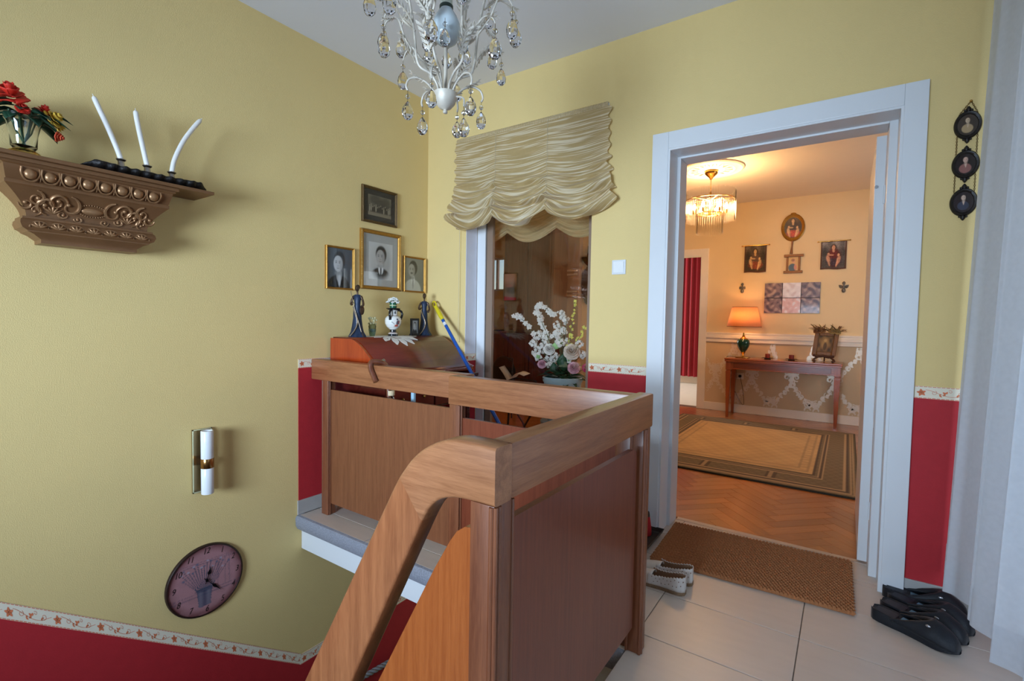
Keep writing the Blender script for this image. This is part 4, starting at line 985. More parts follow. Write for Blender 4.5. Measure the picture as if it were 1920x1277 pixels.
# --- glass vase of artificial roses at the picture's left edge
def rose_mesh(mm, c, R, axis=(0, 0, 1), open_=.55, rows=((4, .28, .9), (5, .52, .75), (6, .78, .5), (7, 1.0, .2)), nu=4, nv=4, seed=0):
    rnd = random.Random(seed); t = Vector(axis).normalized(); u, w_ = frame_from(t); c = Vector(c)
    for (n, rr, up) in rows:
        ph = rnd.random()*6
        for k in range(n):
            a = ph+2*PI*k/n; half = PI/n*1.25
            def fn(p, q):
                ang = a+(p-.5)*2*half; bulge = math.sin(q*PI*.55); rad = R*rr*(.25+.75*bulge)*(1-.10*abs(p-.5)*2*q)
                hgt = R*(up*1.0*q**.8+.25*(1-rr))-R*.32*rr*(q**3)*open_*1.2+R*.05*math.sin(ang*5+seed)*q - R*.10*(abs(p-.5)*2)**2*q
                return c+u*math.cos(ang)*rad+w_*math.sin(ang)*rad+t*hgt
            mm.grid(fn, nu, nv)
def leaf_mesh(mm, p, d, l, w_, bend=.3, up=(0, 0, 1), n=5):
    p = Vector(p); d = Vector(d).normalized(); up = Vector(up); s = d.cross(up); s = s.normalized() if s.length > .01 else Vector((1, 0, 0)); nn = s.cross(d)
    def fn(a, b):
        ww = w_*math.sin(PI*min(.995, max(.03, b))**.85)*(a-.5)*2
        return p+d*(l*b)+s*ww+nn*(-bend*l*b*b+abs(ww)*.35)
    mm.grid(fn, 2, n)
fvb = onx((45, 281), LX+.105); fvb.z = 1.7045
fv = thing('rose_vase', 'clear glass vase of red and yellow artificial roses with gold foot on carved shelf', 'vase', fvb)
m = M(); m.lathe([(.030, 0), (.046, .004), (.047, .012), (.044, .020), (.034, .026), (.030, .030)], fvb, 28); m.obj('gold_foot', mat('shiny_gold', (196, 158, 84), .2, metal=1., var=.06), fv, smooth=40)
m = M(); m.lathe([(.030, .031), (.036, .040), (.038, .080), (.046, .120), (.060, .148), (.0575, .148), (.044, .121), (.0355, .080), (.0335, .042), (.002, .036)], fvb, 28); m.obj('glass_body', mat('clear_glass', (245, 248, 248), .02, trans=1., var=.01), fv, smooth=40)
m_stem = mat('green_stem', (58, 92, 56), .5)
for k in range(7):
    a = k*.9; m = M(); m.tube([fvb+Vector((.012*math.cos(a), .012*math.sin(a), .04)), fvb+Vector((-.015*math.cos(a), -.02*math.sin(a), .09)), fvb+Vector((-.035*math.cos(a), -.04*math.sin(a), .16))], .003, 6); m.obj('stem', m_stem, fv, smooth=60)
m_gl = mat('dark_green_silk_leaf', (22, 62, 44), .5, var=.3, scale=30)
for k in range(30):
    a = k*2.4; r = .02+.05*((k*7) % 10)/10; p = fvb+Vector((r*.8*math.cos(a), r*math.sin(a), .135+.05*((k*3) % 7)/7))
    m = M(); leaf_mesh(m, p, (math.cos(a)*.8, math.sin(a), .25-.5*((k*5) % 9)/9), .06+.025*((k*3) % 5)/5, .021, .45); m.obj('leaf', m_gl, fv, smooth=60, thick=.0008)
m_rr = mat('red_silk_petal', (204, 44, 26), .6, var=.2, scale=40); m_ry = mat('yellow_silk_petal', (226, 186, 70), .6, var=.15, scale=40); m_ro = mat('orange_silk_petal', (214, 84, 50), .6, var=.2, scale=40)
for k, (dx, dy, dz, R, mm_, ax) in enumerate(((.03, -.035, .225, .050, m_rr, (.5, -.2, .8)), (-.02, -.075, .20, .045, m_ro, (.2, -.8, .7)), (.035, .070, .185, .034, m_ry, (.6, .6, .5)), (.02, .050, .208, .026, m_rr, (.4, .3, .9)), (.03, .085, .128, .020, m_ro, (.5, .8, -.2)), (.01, .088, .165, .024, m_ry, (.3, .9, .3)), (.05, -.01, .19, .022, m_rr, (.9, 0, .4)))):
    m = M(); rose_mesh(m, fvb+Vector((dx, dy, dz-.03)), R, ax, seed=k); m.obj('rose', mm_, fv, smooth=60, thick=.0008)

# ================================================================== HALL CHANDELIER
hub = ony((835, 190), 1.2)
CH = thing('crystal_chandelier', 'antique white leaf chandelier with crystal drops and large round bulb hanging in the hall', 'chandelier', (hub.x, hub.y, hub.z))
m_aw = mat('antique_white_metal', (206, 196, 180), .45, metal=.1, var=.45, scale=28, bump=.2, bscale=90)
m_cry = mat('cut_crystal', (250, 250, 252), .0, trans=1., ior=1.52, var=.005)
hz = hub.z
m = M(); m.lathe([(.002, -.040), (.007, -.038), (.0075, -.032), (.005, -.027), (.019, -.022), (.031, -.008), (.0375, .010), (.039, .018), (.0395, .024), (.036, .025), (.004, .022)], hub, 28); m.obj('hub_bowl', m_aw, CH, smooth=40)
m = M(); m.tube([(hub.x, hub.y, hz+.02), (hub.x, hub.y, CZ-.02)], .006, 10); m.obj('central_rod', m_aw, CH)
m = M(); m.lathe([(.055, -.035), (.058, -.03), (.05, -.012), (.012, 0)], (hub.x, hub.y, CZ), 24); m.obj('ceiling_cup', m_aw, CH, smooth=40)
m = M(); m.lathe([(.004, .176), (.020, .179), (.034, .189), (.0435, .207), (.046, .226), (.0435, .246), (.034, .268), (.022, .286), (.019, .294)], hub, 32); m.obj('globe_bulb', mat('opal_bulb_glass', (196, 208, 212), .12, var=.02), CH, smooth=60)
m = M(); m.lathe([(.0205, .290), (.022, .292), (.022, .300), (.0205, .302)], hub, 24); m.obj('socket_ring', mat('dark_green_ring', (48, 62, 54), .5), CH, smooth=40)
m = M(); m.lathe([(.018, .300), (.0195, .306), (.0195, .37), (.012, .375)], hub, 24); m.obj('socket_sleeve', mat('ivory_sleeve', (196, 200, 186), .5), CH, smooth=40)
# prototype leaf (local, along +z, facing +x)
lm = M()
spine = 9; Lf = .085
def lp(t): return Vector((.018*(t**2.2)*1.0+(.012*max(0, t-.75)*4)**1*.6, 0, Lf*t-(.02*max(0, t-.8)*5)**1.2*.3))
for k in range(5):
    t0 = .05+.17*k; wv = (.017+.007*math.sin(PI*t0))*(1-.35*t0)
    for s in (-1, 1):
        a, b = lp(t0), lp(t0+.06); c = lp(min(1, t0+.22))+Vector((-.004, s*wv, .004)); mid = a*.35+c*.65
        lm.add([a, mid+Vector((.004, s*.003, -.004)), c, mid*.5+b*.5+Vector((.002, -s*.001, .003)), b], [(0, 1, 2, 3, 4)])
sp_ = [lp(i/10) for i in range(11)]
for i in range(10): lm.add([sp_[i]+Vector((.001, -.0025*(1-i/12), 0)), sp_[i]+Vector((.001, .0025*(1-i/12), 0)), sp_[i+1]+Vector((.001, .0025*(1-(i+1)/12), 0)), sp_[i+1]+Vector((.001, -.0025*(1-(i+1)/12), 0))], [(0, 1, 2, 3)])
leaf0 = lm.obj('leaf', m_aw, CH, origin=(0, 0, 0), thick=.0011, fixn=False)
# prototype crystal drop (hangs down from origin)
dm_ = M(); dm_.lathe([(.0008, 0), (.0065, -.006), (.0125, -.017), (.0150, -.028), (.0130, -.039), (.0075, -.046), (.0008, -.048)], (0, 0, 0), 8)
drop0 = dm_.obj('crystal_drop', m_cry, CH, origin=(0, 0, 0))
bm_ = M(); bm_.ball((0, 0, 0), .0062, 8, 6); bead0 = bm_.obj('bead', m_cry, drop0, origin=(0, 0, 0)); bead0.location = (0, 0, .012)
wm_ = M(); wm_.tube([(0, 0, -.001), (0, 0, .028)], .0007, 5); wire0 = wm_.obj('wire', mat('thin_gilt_wire', (150, 136, 100), .3, metal=1.), drop0, origin=(0, 0, 0))
used = [False, False]
def put_leaf(p, direction, out, sc=1.):
    z = Vector(direction).normalized(); x = Vector(out); x = (x-z*x.dot(z)).normalized(); y = z.cross(x)
    mt = Matrix(((x.x*sc, y.x*sc, z.x*sc, p.x-hub.x), (x.y*sc, y.y*sc, z.y*sc, p.y-hub.y), (x.z*sc, y.z*sc, z.z*sc, p.z-hub.z), (0, 0, 0, 1)))
    if not used[0]: leaf0.matrix_local = mt; used[0] = True
    else:
        o = share(leaf0, 'leaf', CH, mtx=mt); md = o.modifiers.new('thickness', 'SOLIDIFY'); md.thickness = .0011; md.offset = 0
def put_drop(p, sc=1., rot=0.):
    sc *= 1.28
    mt = Matrix.Translation(p-hub) @ Matrix.Rotation(rot, 4, 'Z') @ Matrix.Diagonal((sc, sc, sc, 1)) @ Matrix.Translation((0, 0, -.028))
    if not used[1]: drop0.matrix_local = mt; used[1] = True; return
    o = share(drop0, 'crystal_drop', CH, mtx=mt)
    share(bead0, 'bead', o, (0, 0, .012)); share(wire0, 'wire', o)
rnd = random.Random(11)
for k in range(6):
    a = math.radians(-19)+k*PI/3; cx_, sx_ = math.cos(a), math.sin(a)
    def q(r, z, da=0.): return hub+Vector((r*math.cos(a+da), r*math.sin(a+da), z))
    main = bez([q(.022, .022), q(.026, .050), q(.048, .080, .15), q(.082, .098, .15), q(.094, .135, .1), q(.100, .200), q(.112, .28), q(.128, .36), q(.130, .44), q(.100, .54), q(.05, .62), q(.008, .66)], 5)
    m = M(); m.tube(main, .0042, 8); m.obj('arm', m_aw, CH, smooth=60)
    # lower curl from the hub with a drop
    low = bez([q(.030, .018, .2), q(.055, .045, .2), q(.085, .060, .2), (q(.115, .052, .2)), q(.125, .030, .2), q(.120, .016, .2)], 4)
    m = M(); m.tube(low, .0034, 7); m.obj('arm', m_aw, CH, smooth=60)
    put_leaf(q(.060, .052, .2), (cx_*.8, sx_*.8, .2), (0, 0, 1), .75); put_drop(low[-1], rnd.uniform(.9, 1.05), rnd.random())
    # mid branches
    for (z0, r1, z1, da, sc) in ((.135, .185, .205, .34, 1.), (.215, .205, .300, -.30, 1.), (.300, .225, .345, .22, 1.), (.40, .21, .45, -.2, .95)):
        r0 = .098 if z0 < .25 else .122
        br = bez([q(r0, z0), q((r0+r1)/2-.01, z0+.045, da*.6), q(r1-.03, z1+.012, da), q(r1, z1, da), q(r1+.012, z1-.022, da)], 4)
        m = M(); m.tube(br, [.0034]*(len(br)-5)+[.003, .0026, .0022, .0018, .0014], 7); m.obj('branch', m_aw, CH, smooth=60)
        put_drop(br[-1], rnd.uniform(.9, 1.1)*sc, rnd.random()*3)
        put_leaf(q(r0+.005, z0+.01, da*.2), (math.cos(a+da*2)*.55, math.sin(a+da*2)*.55, .75), (math.cos(a), math.sin(a), -.2), .8)
        put_leaf(br[9], br[14]-br[8], (0, 0, 1), .55)
    for z0 in (.11, .23): put_leaf(q(.094+.09*max(0, z0-.135), z0), (cx_*.45, sx_*.45, 1), (cx_, sx_, 0), 1.05)
    put_drop(q(.065, .225, .5), .9)
# lowest centre drop
m = M(); m.tube(bez([hub+Vector((.034, .012, .012)), hub+Vector((.058, .022, .004)), hub+Vector((.060, .022, -.022))], 4), .003, 6); m.obj('arm', m_aw, CH); put_drop(hub+Vector((.060, .022, -.022)), 1.)

# ================================================================== RUCHED BLIND
bt0, bt1 = ony((855, 263), 2.60), ony((1139, 197), 2.60)
bl = thing('ruched_blind', 'cream striped ruched festoon blind pulled halfway up over the glazed opening', 'blind', ((bt0.x+bt1.x)/2, BY, 2.40))
x0, x1, zt = bt0.x, bt1.x, (bt0.z+bt1.z)/2
gath = [0., .30, .65, 1.]               # gathering cords
def blindf(a, b, sd=0.):
    """a across, b down"""
    seg = max(i for i in range(3) if a >= gath[i]-1e-6); t = (a-gath[seg])/(gath[seg+1]-gath[seg]); sag = math.sin(PI*t)
    H_ = .56+.055*sag
    lowt = smoothstep(.45, 1., b)
    comp = b if b < .45 else .45+(b-.45)*.9
    z = zt-.01-H_*comp-.05*sag*lowt
    fold = math.sin(b*34+sag*3.2+1.7*math.sin(a*7)+sd)*.5+math.sin(b*61+sag*5-a*9)*.3+math.sin(b*97+a*23+3*sag)*.2
    amp = .004+.030*lowt+.012*smoothstep(.3, .6, b)
    dep = .018+.05*lowt*(.55+.45*sag)+amp*fold
    z += .010*lowt*math.cos(b*34+sag*3.2)
    wide = (.012+.045*lowt)*(a-.5)*2*(1+.25*math.sin(b*40)) + .01*math.sin(b*52)*(abs(a-.5)*2)**6
    x = x0+(x1-x0)*a+wide*(abs(a-.5)*2)**1.5
    return (x, 2.628-dep, z)
m_blind = cloth('cream_striped_voile', (200, 172, 118), .30, .55, stripes=(3.2, 60., (238, 222, 188)))
m = M(); m.grid(blindf, 150, 170, uv=True); m.obj('fabric', m_blind, bl, smooth=180, fixn=False)
m = M(); 
m.grid(lambda a, b: (x0+(x1-x0)*a, 2.616-.010*math.sin(PI*b)-.0022*math.sin(a*420+b*2), zt+.018-.036*b), 300, 6, uv=True); m.obj('gathered_heading', m_blind, bl, smooth=180, fixn=False)
m = M(); m.box((x0, 2.618, zt-.014), (x1, BY, zt+.012)); m.obj('head_rail', m_white, bl)
for a in gath[1:3]:
    m = M(); m.tube([Vector(blindf(a, b))+Vector((0, -.003, 0)) for b in [i/60 for i in range(61)]], .0014, 5); m.obj('gathering_cord', mat('cream_cord', (206, 190, 156), .7), bl)
m = M(); pc = ony((860, 440), 2.60); pe = ony((857, 640), 2.60); m.tube([(pc.x, 2.61, 1.80), (pe.x, 2.61, pe.z)], .0016, 5); m.ball((pe.x, 2.61, pe.z-.004), .004, 6, 5); m.obj('pull_chain', mat('cream_cord', (206, 190, 156), .7), bl)
# the second blind, on the dining room side of the glass
b2_ = thing('ruched_blind', 'shaded olive ruched blind behind the glass, scalloped edge below the front blind', 'blind', (-1.75, 2.95, 2.2))
gx0, gx1 = GX0-.02, GX1+.02
def blind2(a, b):
    t = (a*2.45+.55) % 1.; sag = math.sin(PI*t); z = 2.26-(.485+.085*sag)*b
    fold = math.sin(b*40+sag*3)*.6+math.sin(b*77+a*15)*.4
    return (gx0+(gx1-gx0)*a, 2.90-.012*fold-.03*b*sag, z)
m = M(); m.grid(blind2, 110, 90, uv=True); m.obj('fabric', cloth('olive_voile', (186, 168, 122), .35, .7, stripes=(1.6, 46., (200, 184, 142))), b2_, smooth=180, fixn=False)
m = M(); m.box((gx0, 2.871, 2.25), (gx1, 2.90, 2.28)); m.obj('head_rail', m_white, b2_)

# ================================================================== LIGHT SWITCH, MINIATURES
s0, s1 = ony((1149, 514), BY), ony((1173, 488), BY); zc = (s0.z+s1.z)/2; xs_ = (s0.x+s1.x)/2
lsw = thing('light_switch', 'square white rocker light switch on the yellow wall', 'light switch', (xs_, BY, zc))
m = M(); m.box((xs_-.041, BY-.008, zc-.041), (xs_+.041, BY, zc+.041), .003); m.obj('plate', m_white, lsw)
m = M(); m.prism([(xs_-.030, BY-.008, zc-.030), (xs_-.030, BY-.008, zc+.030), (xs_-.030, BY-.0165, zc+.030), (xs_-.030, BY-.0095, zc-.030)], (.060, 0, 0)); m.obj('rocker', mat('white_plastic', (238, 238, 236), .3, var=.01), lsw)
mn = thing('hanging_miniatures', 'three round miniature portraits in black frames hanging on chains beside the curtain', 'picture', (.36, BY, 1.55))
m_bf = mat('black_lacquer_frame', (30, 24, 20), .4, var=.2, bump=.3, bscale=150)
mini_p = [portrait((70, 58, 48), (206, 180, 150), (176, 150, 112), (64, 44, 32), (214, 190, 160), .5, .72, .62, female=True), portrait((40, 28, 26), (214, 176, 156), (150, 100, 92), (44, 28, 24), (210, 170, 150), .5, .72, .66, female=True), portrait((44, 30, 30), (214, 184, 164), (60, 62, 78), (50, 32, 28), (222, 200, 186), .5, .72, .62, female=True)]
mx_ = ony((1814, 235), BY).x; MR = .052
mzs = [ony((1814, 235), BY).z, ony((1808, 309), BY).z, ony((1803, 380), BY).z]
for k, mz in enumerate(mzs):
    def W2(u, v, d): return Vector((mx_+u*.80, BY-d, mz+v*1.06))
    m = M(); m.loft([[W2(r*math.cos(2*PI*i/40), r*math.sin(2*PI*i/40), d) for i in range(40)] for r, d in ((MR, .001), (MR, .008), (MR-.004, .012), (MR-.012, .010), (MR-.014, .006))], cap=False)
    for s in (1, -1):
        m.tube([W2(0, s*(MR-.002), .007), W2(0, s*(MR+.008), .007), W2(0, s*(MR+.016), .007)], [.006, .008, .002], 8); m.ball(W2(.012, s*(MR+.001), .007), .005, 6, 5); m.ball(W2(-.012, s*(MR+.001), .007), .005, 6, 5)
    fo = m.obj('round_frame', m_bf, mn, smooth=50)
    m = M(); nr, na = 24, 60
    for i in range(nr+1):
        for q_ in range(na):
            r = (MR-.013)*max(i, .02)/nr; u, v = r*math.cos(2*PI*q_/na), r*math.sin(2*PI*q_/na); m.v.append(tuple(W2(u, v, .006))); m.c.append(mini_p[k](.5+u/(2*MR-.026), .5+v/(2*MR-.026)))
    for i in range(nr):
        for q_ in range(na): m.f.append((i*na+q_, i*na+(q_+1) % na, (i+1)*na+(q_+1) % na, (i+1)*na+q_)); m.mi.append(0)
    m.obj('print', printmat('miniature_print', .25, .06, .6), fo, fixn=False)
def chain(a, b):
    a, b = Vector(a), Vector(b); n = max(3, int((b-a).length/.0062)); m = M()
    for i in range(n):
        c = a.lerp(b, (i+.5)/n); t = (b-a).normalized(); s_ = t.cross(Vector((0, 1, 0))).normalized() if i % 2 else Vector((0, 1, 0))
        m.tube([c+t*.0042*math.cos(2*PI*j/8)+s_*.0022*math.sin(2*PI*j/8) for j in range(9)], .0008, 4, cap=False)
    m.obj('chain', mat('dark_brass_chain', (110, 84, 44), .4, metal=.8), mn)
yb = BY-.006
tip = (mx_+.006, yb, ony((1822, 190), BY).z)
for s in (-1, 1):
    chain((mx_+s*.028, yb, mzs[0]+.042), tip)
    for k in (0, 1): chain((mx_+s*.030, yb, mzs[k]-.038), (mx_+s*.030, yb, mzs[k+1]+.038))
m = M(); m.ball(tip, .005, 8, 6); m.obj('nail', m_brass, mn)

# ================================================================== LONG WHITE CURTAIN
cu_ = thing('long_curtain', 'long white pleated curtain hanging at the right beside the doorway', 'curtain', (.42, 1.8, .05))
def curt(a, b):
    """a along the rail, b down"""
    y = 2.592-1.73*a
    ph = a*2*PI*8.5; fl_ = .35+.65*b
    x = .414+.20*a-.062*b*(1-.8*a)+(.028*math.sin(ph)+.010*math.sin(ph*2.3+1.1+.6*b))*fl_
    y += .024*math.cos(ph+.4)*fl_
    z = 2.66-(2.66-.150+.020*min(1, a/.25)+.008*math.sin(ph*.5))*b
    return (x, y, z)
m = M(); m.grid(curt, 420, 40); m.obj('fabric', cloth('white_voile', (236, 238, 242), .42, .85), cu_, smooth=180, fixn=False)
m = M(); m.tube([(.416, 2.625, 2.675), (.62, .80, 2.675)], .012, 10); m.obj('curtain_rail', m_white, cu_)
m = M(); m.grid(lambda a, b: tuple(Vector(curt(a, .952+.048*b))+Vector((-.0012, 0, 0))), 420, 3); m.obj('hem', cloth('white_voile', (236, 238, 242), .42, .85), cu_, smooth=180, fixn=False)
# ================================================================== SHOES
m_rub = mat('black_clog_rubber', (16, 20, 28), .55, var=.25, scale=60, bump=.3, bscale=300, sheen=.1)
m_ins = mat('pale_blue_insole', (120, 160, 186), .6)
m_insd = mat('dark_insole', (40, 44, 54), .6, var=.3, scale=80)
def outline(t):
    """half widths of a shoe sole (inner, outer) at t=0 heel .. 1 toe, length 1"""
    w = np.interp(t, [0, .03, .10, .22, .40, .58, .72, .86, .94, .98, 1], [.05, .10, .13, .138, .135, .165, .182, .172, .138, .09, .03])
    off = np.interp(t, [0, .3, .6, .85, 1], [0, .0, .01, -.01, -.03]); return w*.9, off
def clog():
    L = .272; r = thing('clog', 'x', 'shoe')
    m = M(); rings = []
    for i in range(25):
        t = i/24; w_, off = outline(t); zb = .004+.012*max(0, t-.8)/.2*1.; ht = np.interp(t, [0, .25, .5, .8, 1], [.048, .046, .036, .030, .022])
        rings.append([Vector((L*(t-.5), L*(off+w_*s), z)) for s, z in ((-.93, zb), (-.99, zb+.006), (-1, ht*.6), (-.97, ht), (-.80, ht-.004), (0, ht-.008), (.80, ht-.004), (.97, ht), (1, ht*.6), (.99, zb+.006), (.93, zb), (0, zb))])
    m.loft(rings); m.obj('sole', m_rub, r, smooth=50)
    m = M()
    def up(a, b):
        t = .40+.588*b; w_, off = outline(min(t, .988)); ang = PI*a
        base = np.interp(t, [.4, .8, 1], [.032, .026, .018])
        topz = np.interp(t, [.40, .46, .55, .70, .85, .93, .97, .988], [.060, .080, .090, .084, .070, .056, .042, .020])
        y = L*(off-w_*math.cos(ang)*(1.02 if b < .97 else .9)); z = base+(topz-base)*math.sin(ang)**.75
        x = L*(t-.5)+(.10*math.sin(ang)**1.5-.035)*(1-b)**1.5
        return (x, y, z)
    m.grid(up, 22, 18); m.obj('upper', m_rub, r, smooth=180, thick=.005)
    m = M(); path = [Vector(up(i/22, 0))+Vector((-.001, 0, .001)) for i in range(23)]; m.tube(path, .0045, 8); m.obj('collar', m_rub, r, smooth=60)
    m = M(); m.loft([[Vector((L*(t-.5), L*(outline(t)[1]+outline(t)[0]*s*.72), z_)) for s in (-1, -.5, 0, .5, 1)] for t, z_ in ((.34, .0385), (.46, .0345), (.60, .0315), (.80, .027))], cap=False, closed=False); m.obj('front_insole', m_ins, r)
    m = M(); 
    m.loft([[Vector((L*(t-.5), L*(outline(t)[1]+outline(t)[0]*s*.70), z_)) for s in (-1, -.5, 0, .5, 1)] for t, z_ in ((.05, .0455), (.12, .0440), (.22, .0425), (.30, .0405))], cap=False, closed=False); m.obj('heel_insole', m_insd, r)
    m = M(); c = Vector(up(.24, .42)); m.ball(c+Vector((0, -.0015, .001)), (.008, .003, .005), 12, 8); m.obj('badge', mat('silver_badge', (186, 186, 190), .3, metal=.8), r, smooth=60)
    return r
c0 = clog(); GC = 'black clogs beside the doorway'
labs = ['frontmost black rubber clog of the row, nearest the camera', 'second black rubber clog from the front, mostly hidden between neighbours', 'third black rubber clog from the front with silver badge', 'rearmost black rubber clog, against the skirting']
clogs = [c0]+[copy_tree(c0) for _ in range(3)]
CL = [((.122, 2.380), (.372, 2.267)), ((.154, 2.462), (.404, 2.352)), ((.184, 2.543), (.432, 2.437)), ((.164, 2.596), (.436, 2.568))]
for o, (h_, t_), s_ in zip(clogs, CL, labs):
    d = Vector((t_[0]-h_[0], t_[1]-h_[1], 0)); o.location = (h_[0]+d.x*.5, h_[1]+d.y*.5, -.0038); o.rotation_euler = (0, 0, math.atan2(d.y, d.x)); tag(o, s_, 'shoe', GC)
# --- white perforated slip-ons, half hidden by the balustrade
m_leath = mat('white_perforated_leather', (214, 206, 198), .55, var=.06, scale=40)
m_jute = mat('woven_jute_sole', (140, 112, 84), .8, var=.4, scale=160, bump=.6, bscale=260)
m_lin = mat('tan_shoe_lining', (166, 130, 100), .7)
def espadrille():
    L = .245; r = thing('slip_on_shoe', 'x', 'shoe'); m = M(); rings = []
    for i in range(25):
        t = i/24; w_, off = outline(t)
        rings.append([Vector((L*(t-.5), L*(off+w_*s*1.02), z)) for s, z in ((-.95, 0), (-1, .005), (-1, .016), (-.95, .019), (0, .018), (.95, .019), (1, .016), (1, .005), (.95, 0))])
    m.loft(rings); m.obj('jute_sole', m_jute, r, smooth=60)
    def wall(a, b, d=0.):
        # a goes round from toe-left via heel to toe-right
        t = abs(a-.5)*2; tt = t*.62 if True else t; s = -1 if a < .5 else 1
        w_, off = outline(max(.004, tt)); h = np.interp(tt, [0, .1, .3, .5, .62], [.062, .060, .046, .040, .044])+.0022*math.sin(a*2*PI*24)*(b > .9)
        return Vector((L*(tt-.5)+d*0, L*(off+s*w_*(1-.06*b))-s*d, .016+h*b))
    m = M(); m.grid(lambda a, b: wall(a, b), 96, 6); m.obj('heel_quarter', m_leath, r, smooth=180, thick=.0025, fixn=False)
    m = M(); m.grid(lambda a, b: wall(a, b*.97, .004), 64, 4); m.obj('lining', m_lin, r, smooth=180, fixn=False)
    m = M()
    def vamp(a, b):
        t = .56+.435*b; w_, off = outline(t); ang = PI*a; tz = np.interp(t, [.56, .7, .85, .95, 1.], [.058, .050, .040, .030, .018])
        return (L*(t-.5), L*(off-w_*math.cos(ang)), .016+(tz-.012)*math.sin(ang)**.8)
    m.grid(vamp, 20, 12); m.obj('vamp', m_leath, r, smooth=180, thick=.0025, fixn=False)
    hole = mat('perforation_tan', (132, 98, 72), .8)
    for k in range(34):
        a = .06+.88*k/33; b = .35+.38*(k % 2)+(.1 if k % 3 == 0 else 0); p = wall(a, b); q1, q2, q3 = wall(a+.006, b-.06, -.0022), wall(a+.006, b+.06, -.0022), wall(a-.008, b, -.0022)
        m = M(); m.add([q1, q2, q3], [(0, 1, 2)]); m.obj('cut_out', hole, r, fixn=False)
    return r
e0 = espadrille(); e1_ = copy_tree(e0)
for o, (h_, ang, lab) in zip((e0, e1_), (((-.522, 2.082), PI-.06, 'white perforated slip-on shoe with jute sole, nearer of the pair by the balustrade'), ((-.517, 2.178), PI-.04, 'white perforated slip-on shoe with jute sole, farther of the pair by the doormat'))):
    o.location = (h_[0]+.5*.245*math.cos(ang), h_[1]+.5*.245*math.sin(ang), .0005); o.rotation_euler = (0, 0, ang); tag(o, lab, 'shoe', 'white slip-on shoes')

# ================================================================== DOORMAT, BOOT TRAY
mt_ = thing('doormat', 'brown braided coir doormat lying in front of the doorway', 'doormat', (-.34, 2.55, 0))
m_coir = mat('coir_fibre', (176, 114, 70), .95, var=.4, scale=140, bump=.9, bscale=420)
A_, B_, C_, D_ = [Vector((p.x, p.y, 0)) for p in (onz((1266, 979), .012), onz((1597, 1052), .012), onz((1604, 1152), .012), onz((1217, 1046), .012))]
def mp_(u, v): p = A_.lerp(B_, u).lerp(D_.lerp(C_, u), v); return p
m = M(); m.prism([mp_(.004, .01)+Vector((0, 0, .001)), mp_(.996, .01)+Vector((0, 0, .001)), mp_(.996, .99)+Vector((0, 0, .001)), mp_(.004, .99)+Vector((0, 0, .001))], (0, 0, .007)); m.obj('backing', m_coir, mt_)
m = M(); NR, NC = 36, 52; rm = random.Random(3)
for j in range(NR):
    for i in range(NC):
        u, v = (i+.5+.5*(j % 2))/(NC+.5), (j+.5)/NR; c = mp_(u, v)+Vector((0, 0, .0085+rm.uniform(-.0008, .0008)))
        t = ((B_-A_).normalized()*.0112+(D_-A_).normalized()*(.0040 if j % 2 else -.0040)); n = Vector((-t.y, t.x, 0)).normalized()*.0074; k = .0100
        m.add([c-t, c-t*.4-n, c+t*.4-n, c+t, c+t*.4+n, c-t*.4+n, c+Vector((0, 0, k))-t*.3, c+Vector((0, 0, k))+t*.3], [(0, 1, 6), (1, 2, 7, 6), (2, 3, 7), (3, 4, 7), (4, 5, 6, 7), (5, 0, 6)])
m.obj('braiding', m_coir, mt_, kind='stuff')
ty = thing('boot_tray', 'dark shallow tray half hidden behind the balustrade post beside the doormat', 'tray', (-.84, 2.40, 0))
m_tray = mat('dark_brown_tray', (56, 46, 40), .6, var=.3, scale=80)
tx0, tx1, ty0, ty1 = -1.12, -.798, 2.27, 2.59
m = M(); m.box((tx0, ty0, 0.), (tx1, ty1, .006)); 
rim = [[(tx0, ty0, .003), (tx1, ty0, .003), (tx1, ty1, .003), (tx0, ty1, .003)], [(tx0-.012, ty0-.012, .012), (tx1+.012, ty0-.012, .012), (tx1+.012, ty1+.012, .012), (tx0-.012, ty1+.012, .012)], [(tx0-.020, ty0-.020, .034), (tx1+.022, ty0-.020, .034), (tx1+.022, ty1+.018, .034), (tx0-.020, ty1+.018, .034)]]
m.loft(rim, cap=False); m.obj('tray_body', m_tray, ty, thick=.004)
rb = thing('red_slipper', 'small red slipper standing upright in the tray beside the door frame', 'shoe', (-.865, 2.53, .006))
m_rs = mat('red_felt', (176, 28, 30), .8, bump=.4, bscale=200)
m = M(); rings = []
for k, (z, rx, ry) in enumerate(((.004, .040, .030), (.010, .044, .033), (.045, .042, .031), (.085, .036, .026), (.105, .033, .022))): rings.append([Vector((-.865+rx*math.cos(2*PI*i/18), 2.535+ry*math.sin(2*PI*i/18), .006+z)) for i in range(18)])
m.loft(rings); m.obj('felt_upper', m_rs, rb, smooth=50)
m = M(); m.loft([[Vector((-.868+rx*math.cos(2*PI*i/18), 2.537+ry*math.sin(2*PI*i/18), .006+z)) for i in range(18)] for z, rx, ry in ((.105, .036, .025), (.128, .032, .021), (.130, .02, .012))]); m.obj('dark_sole_end', m_tray, rb, smooth=50)

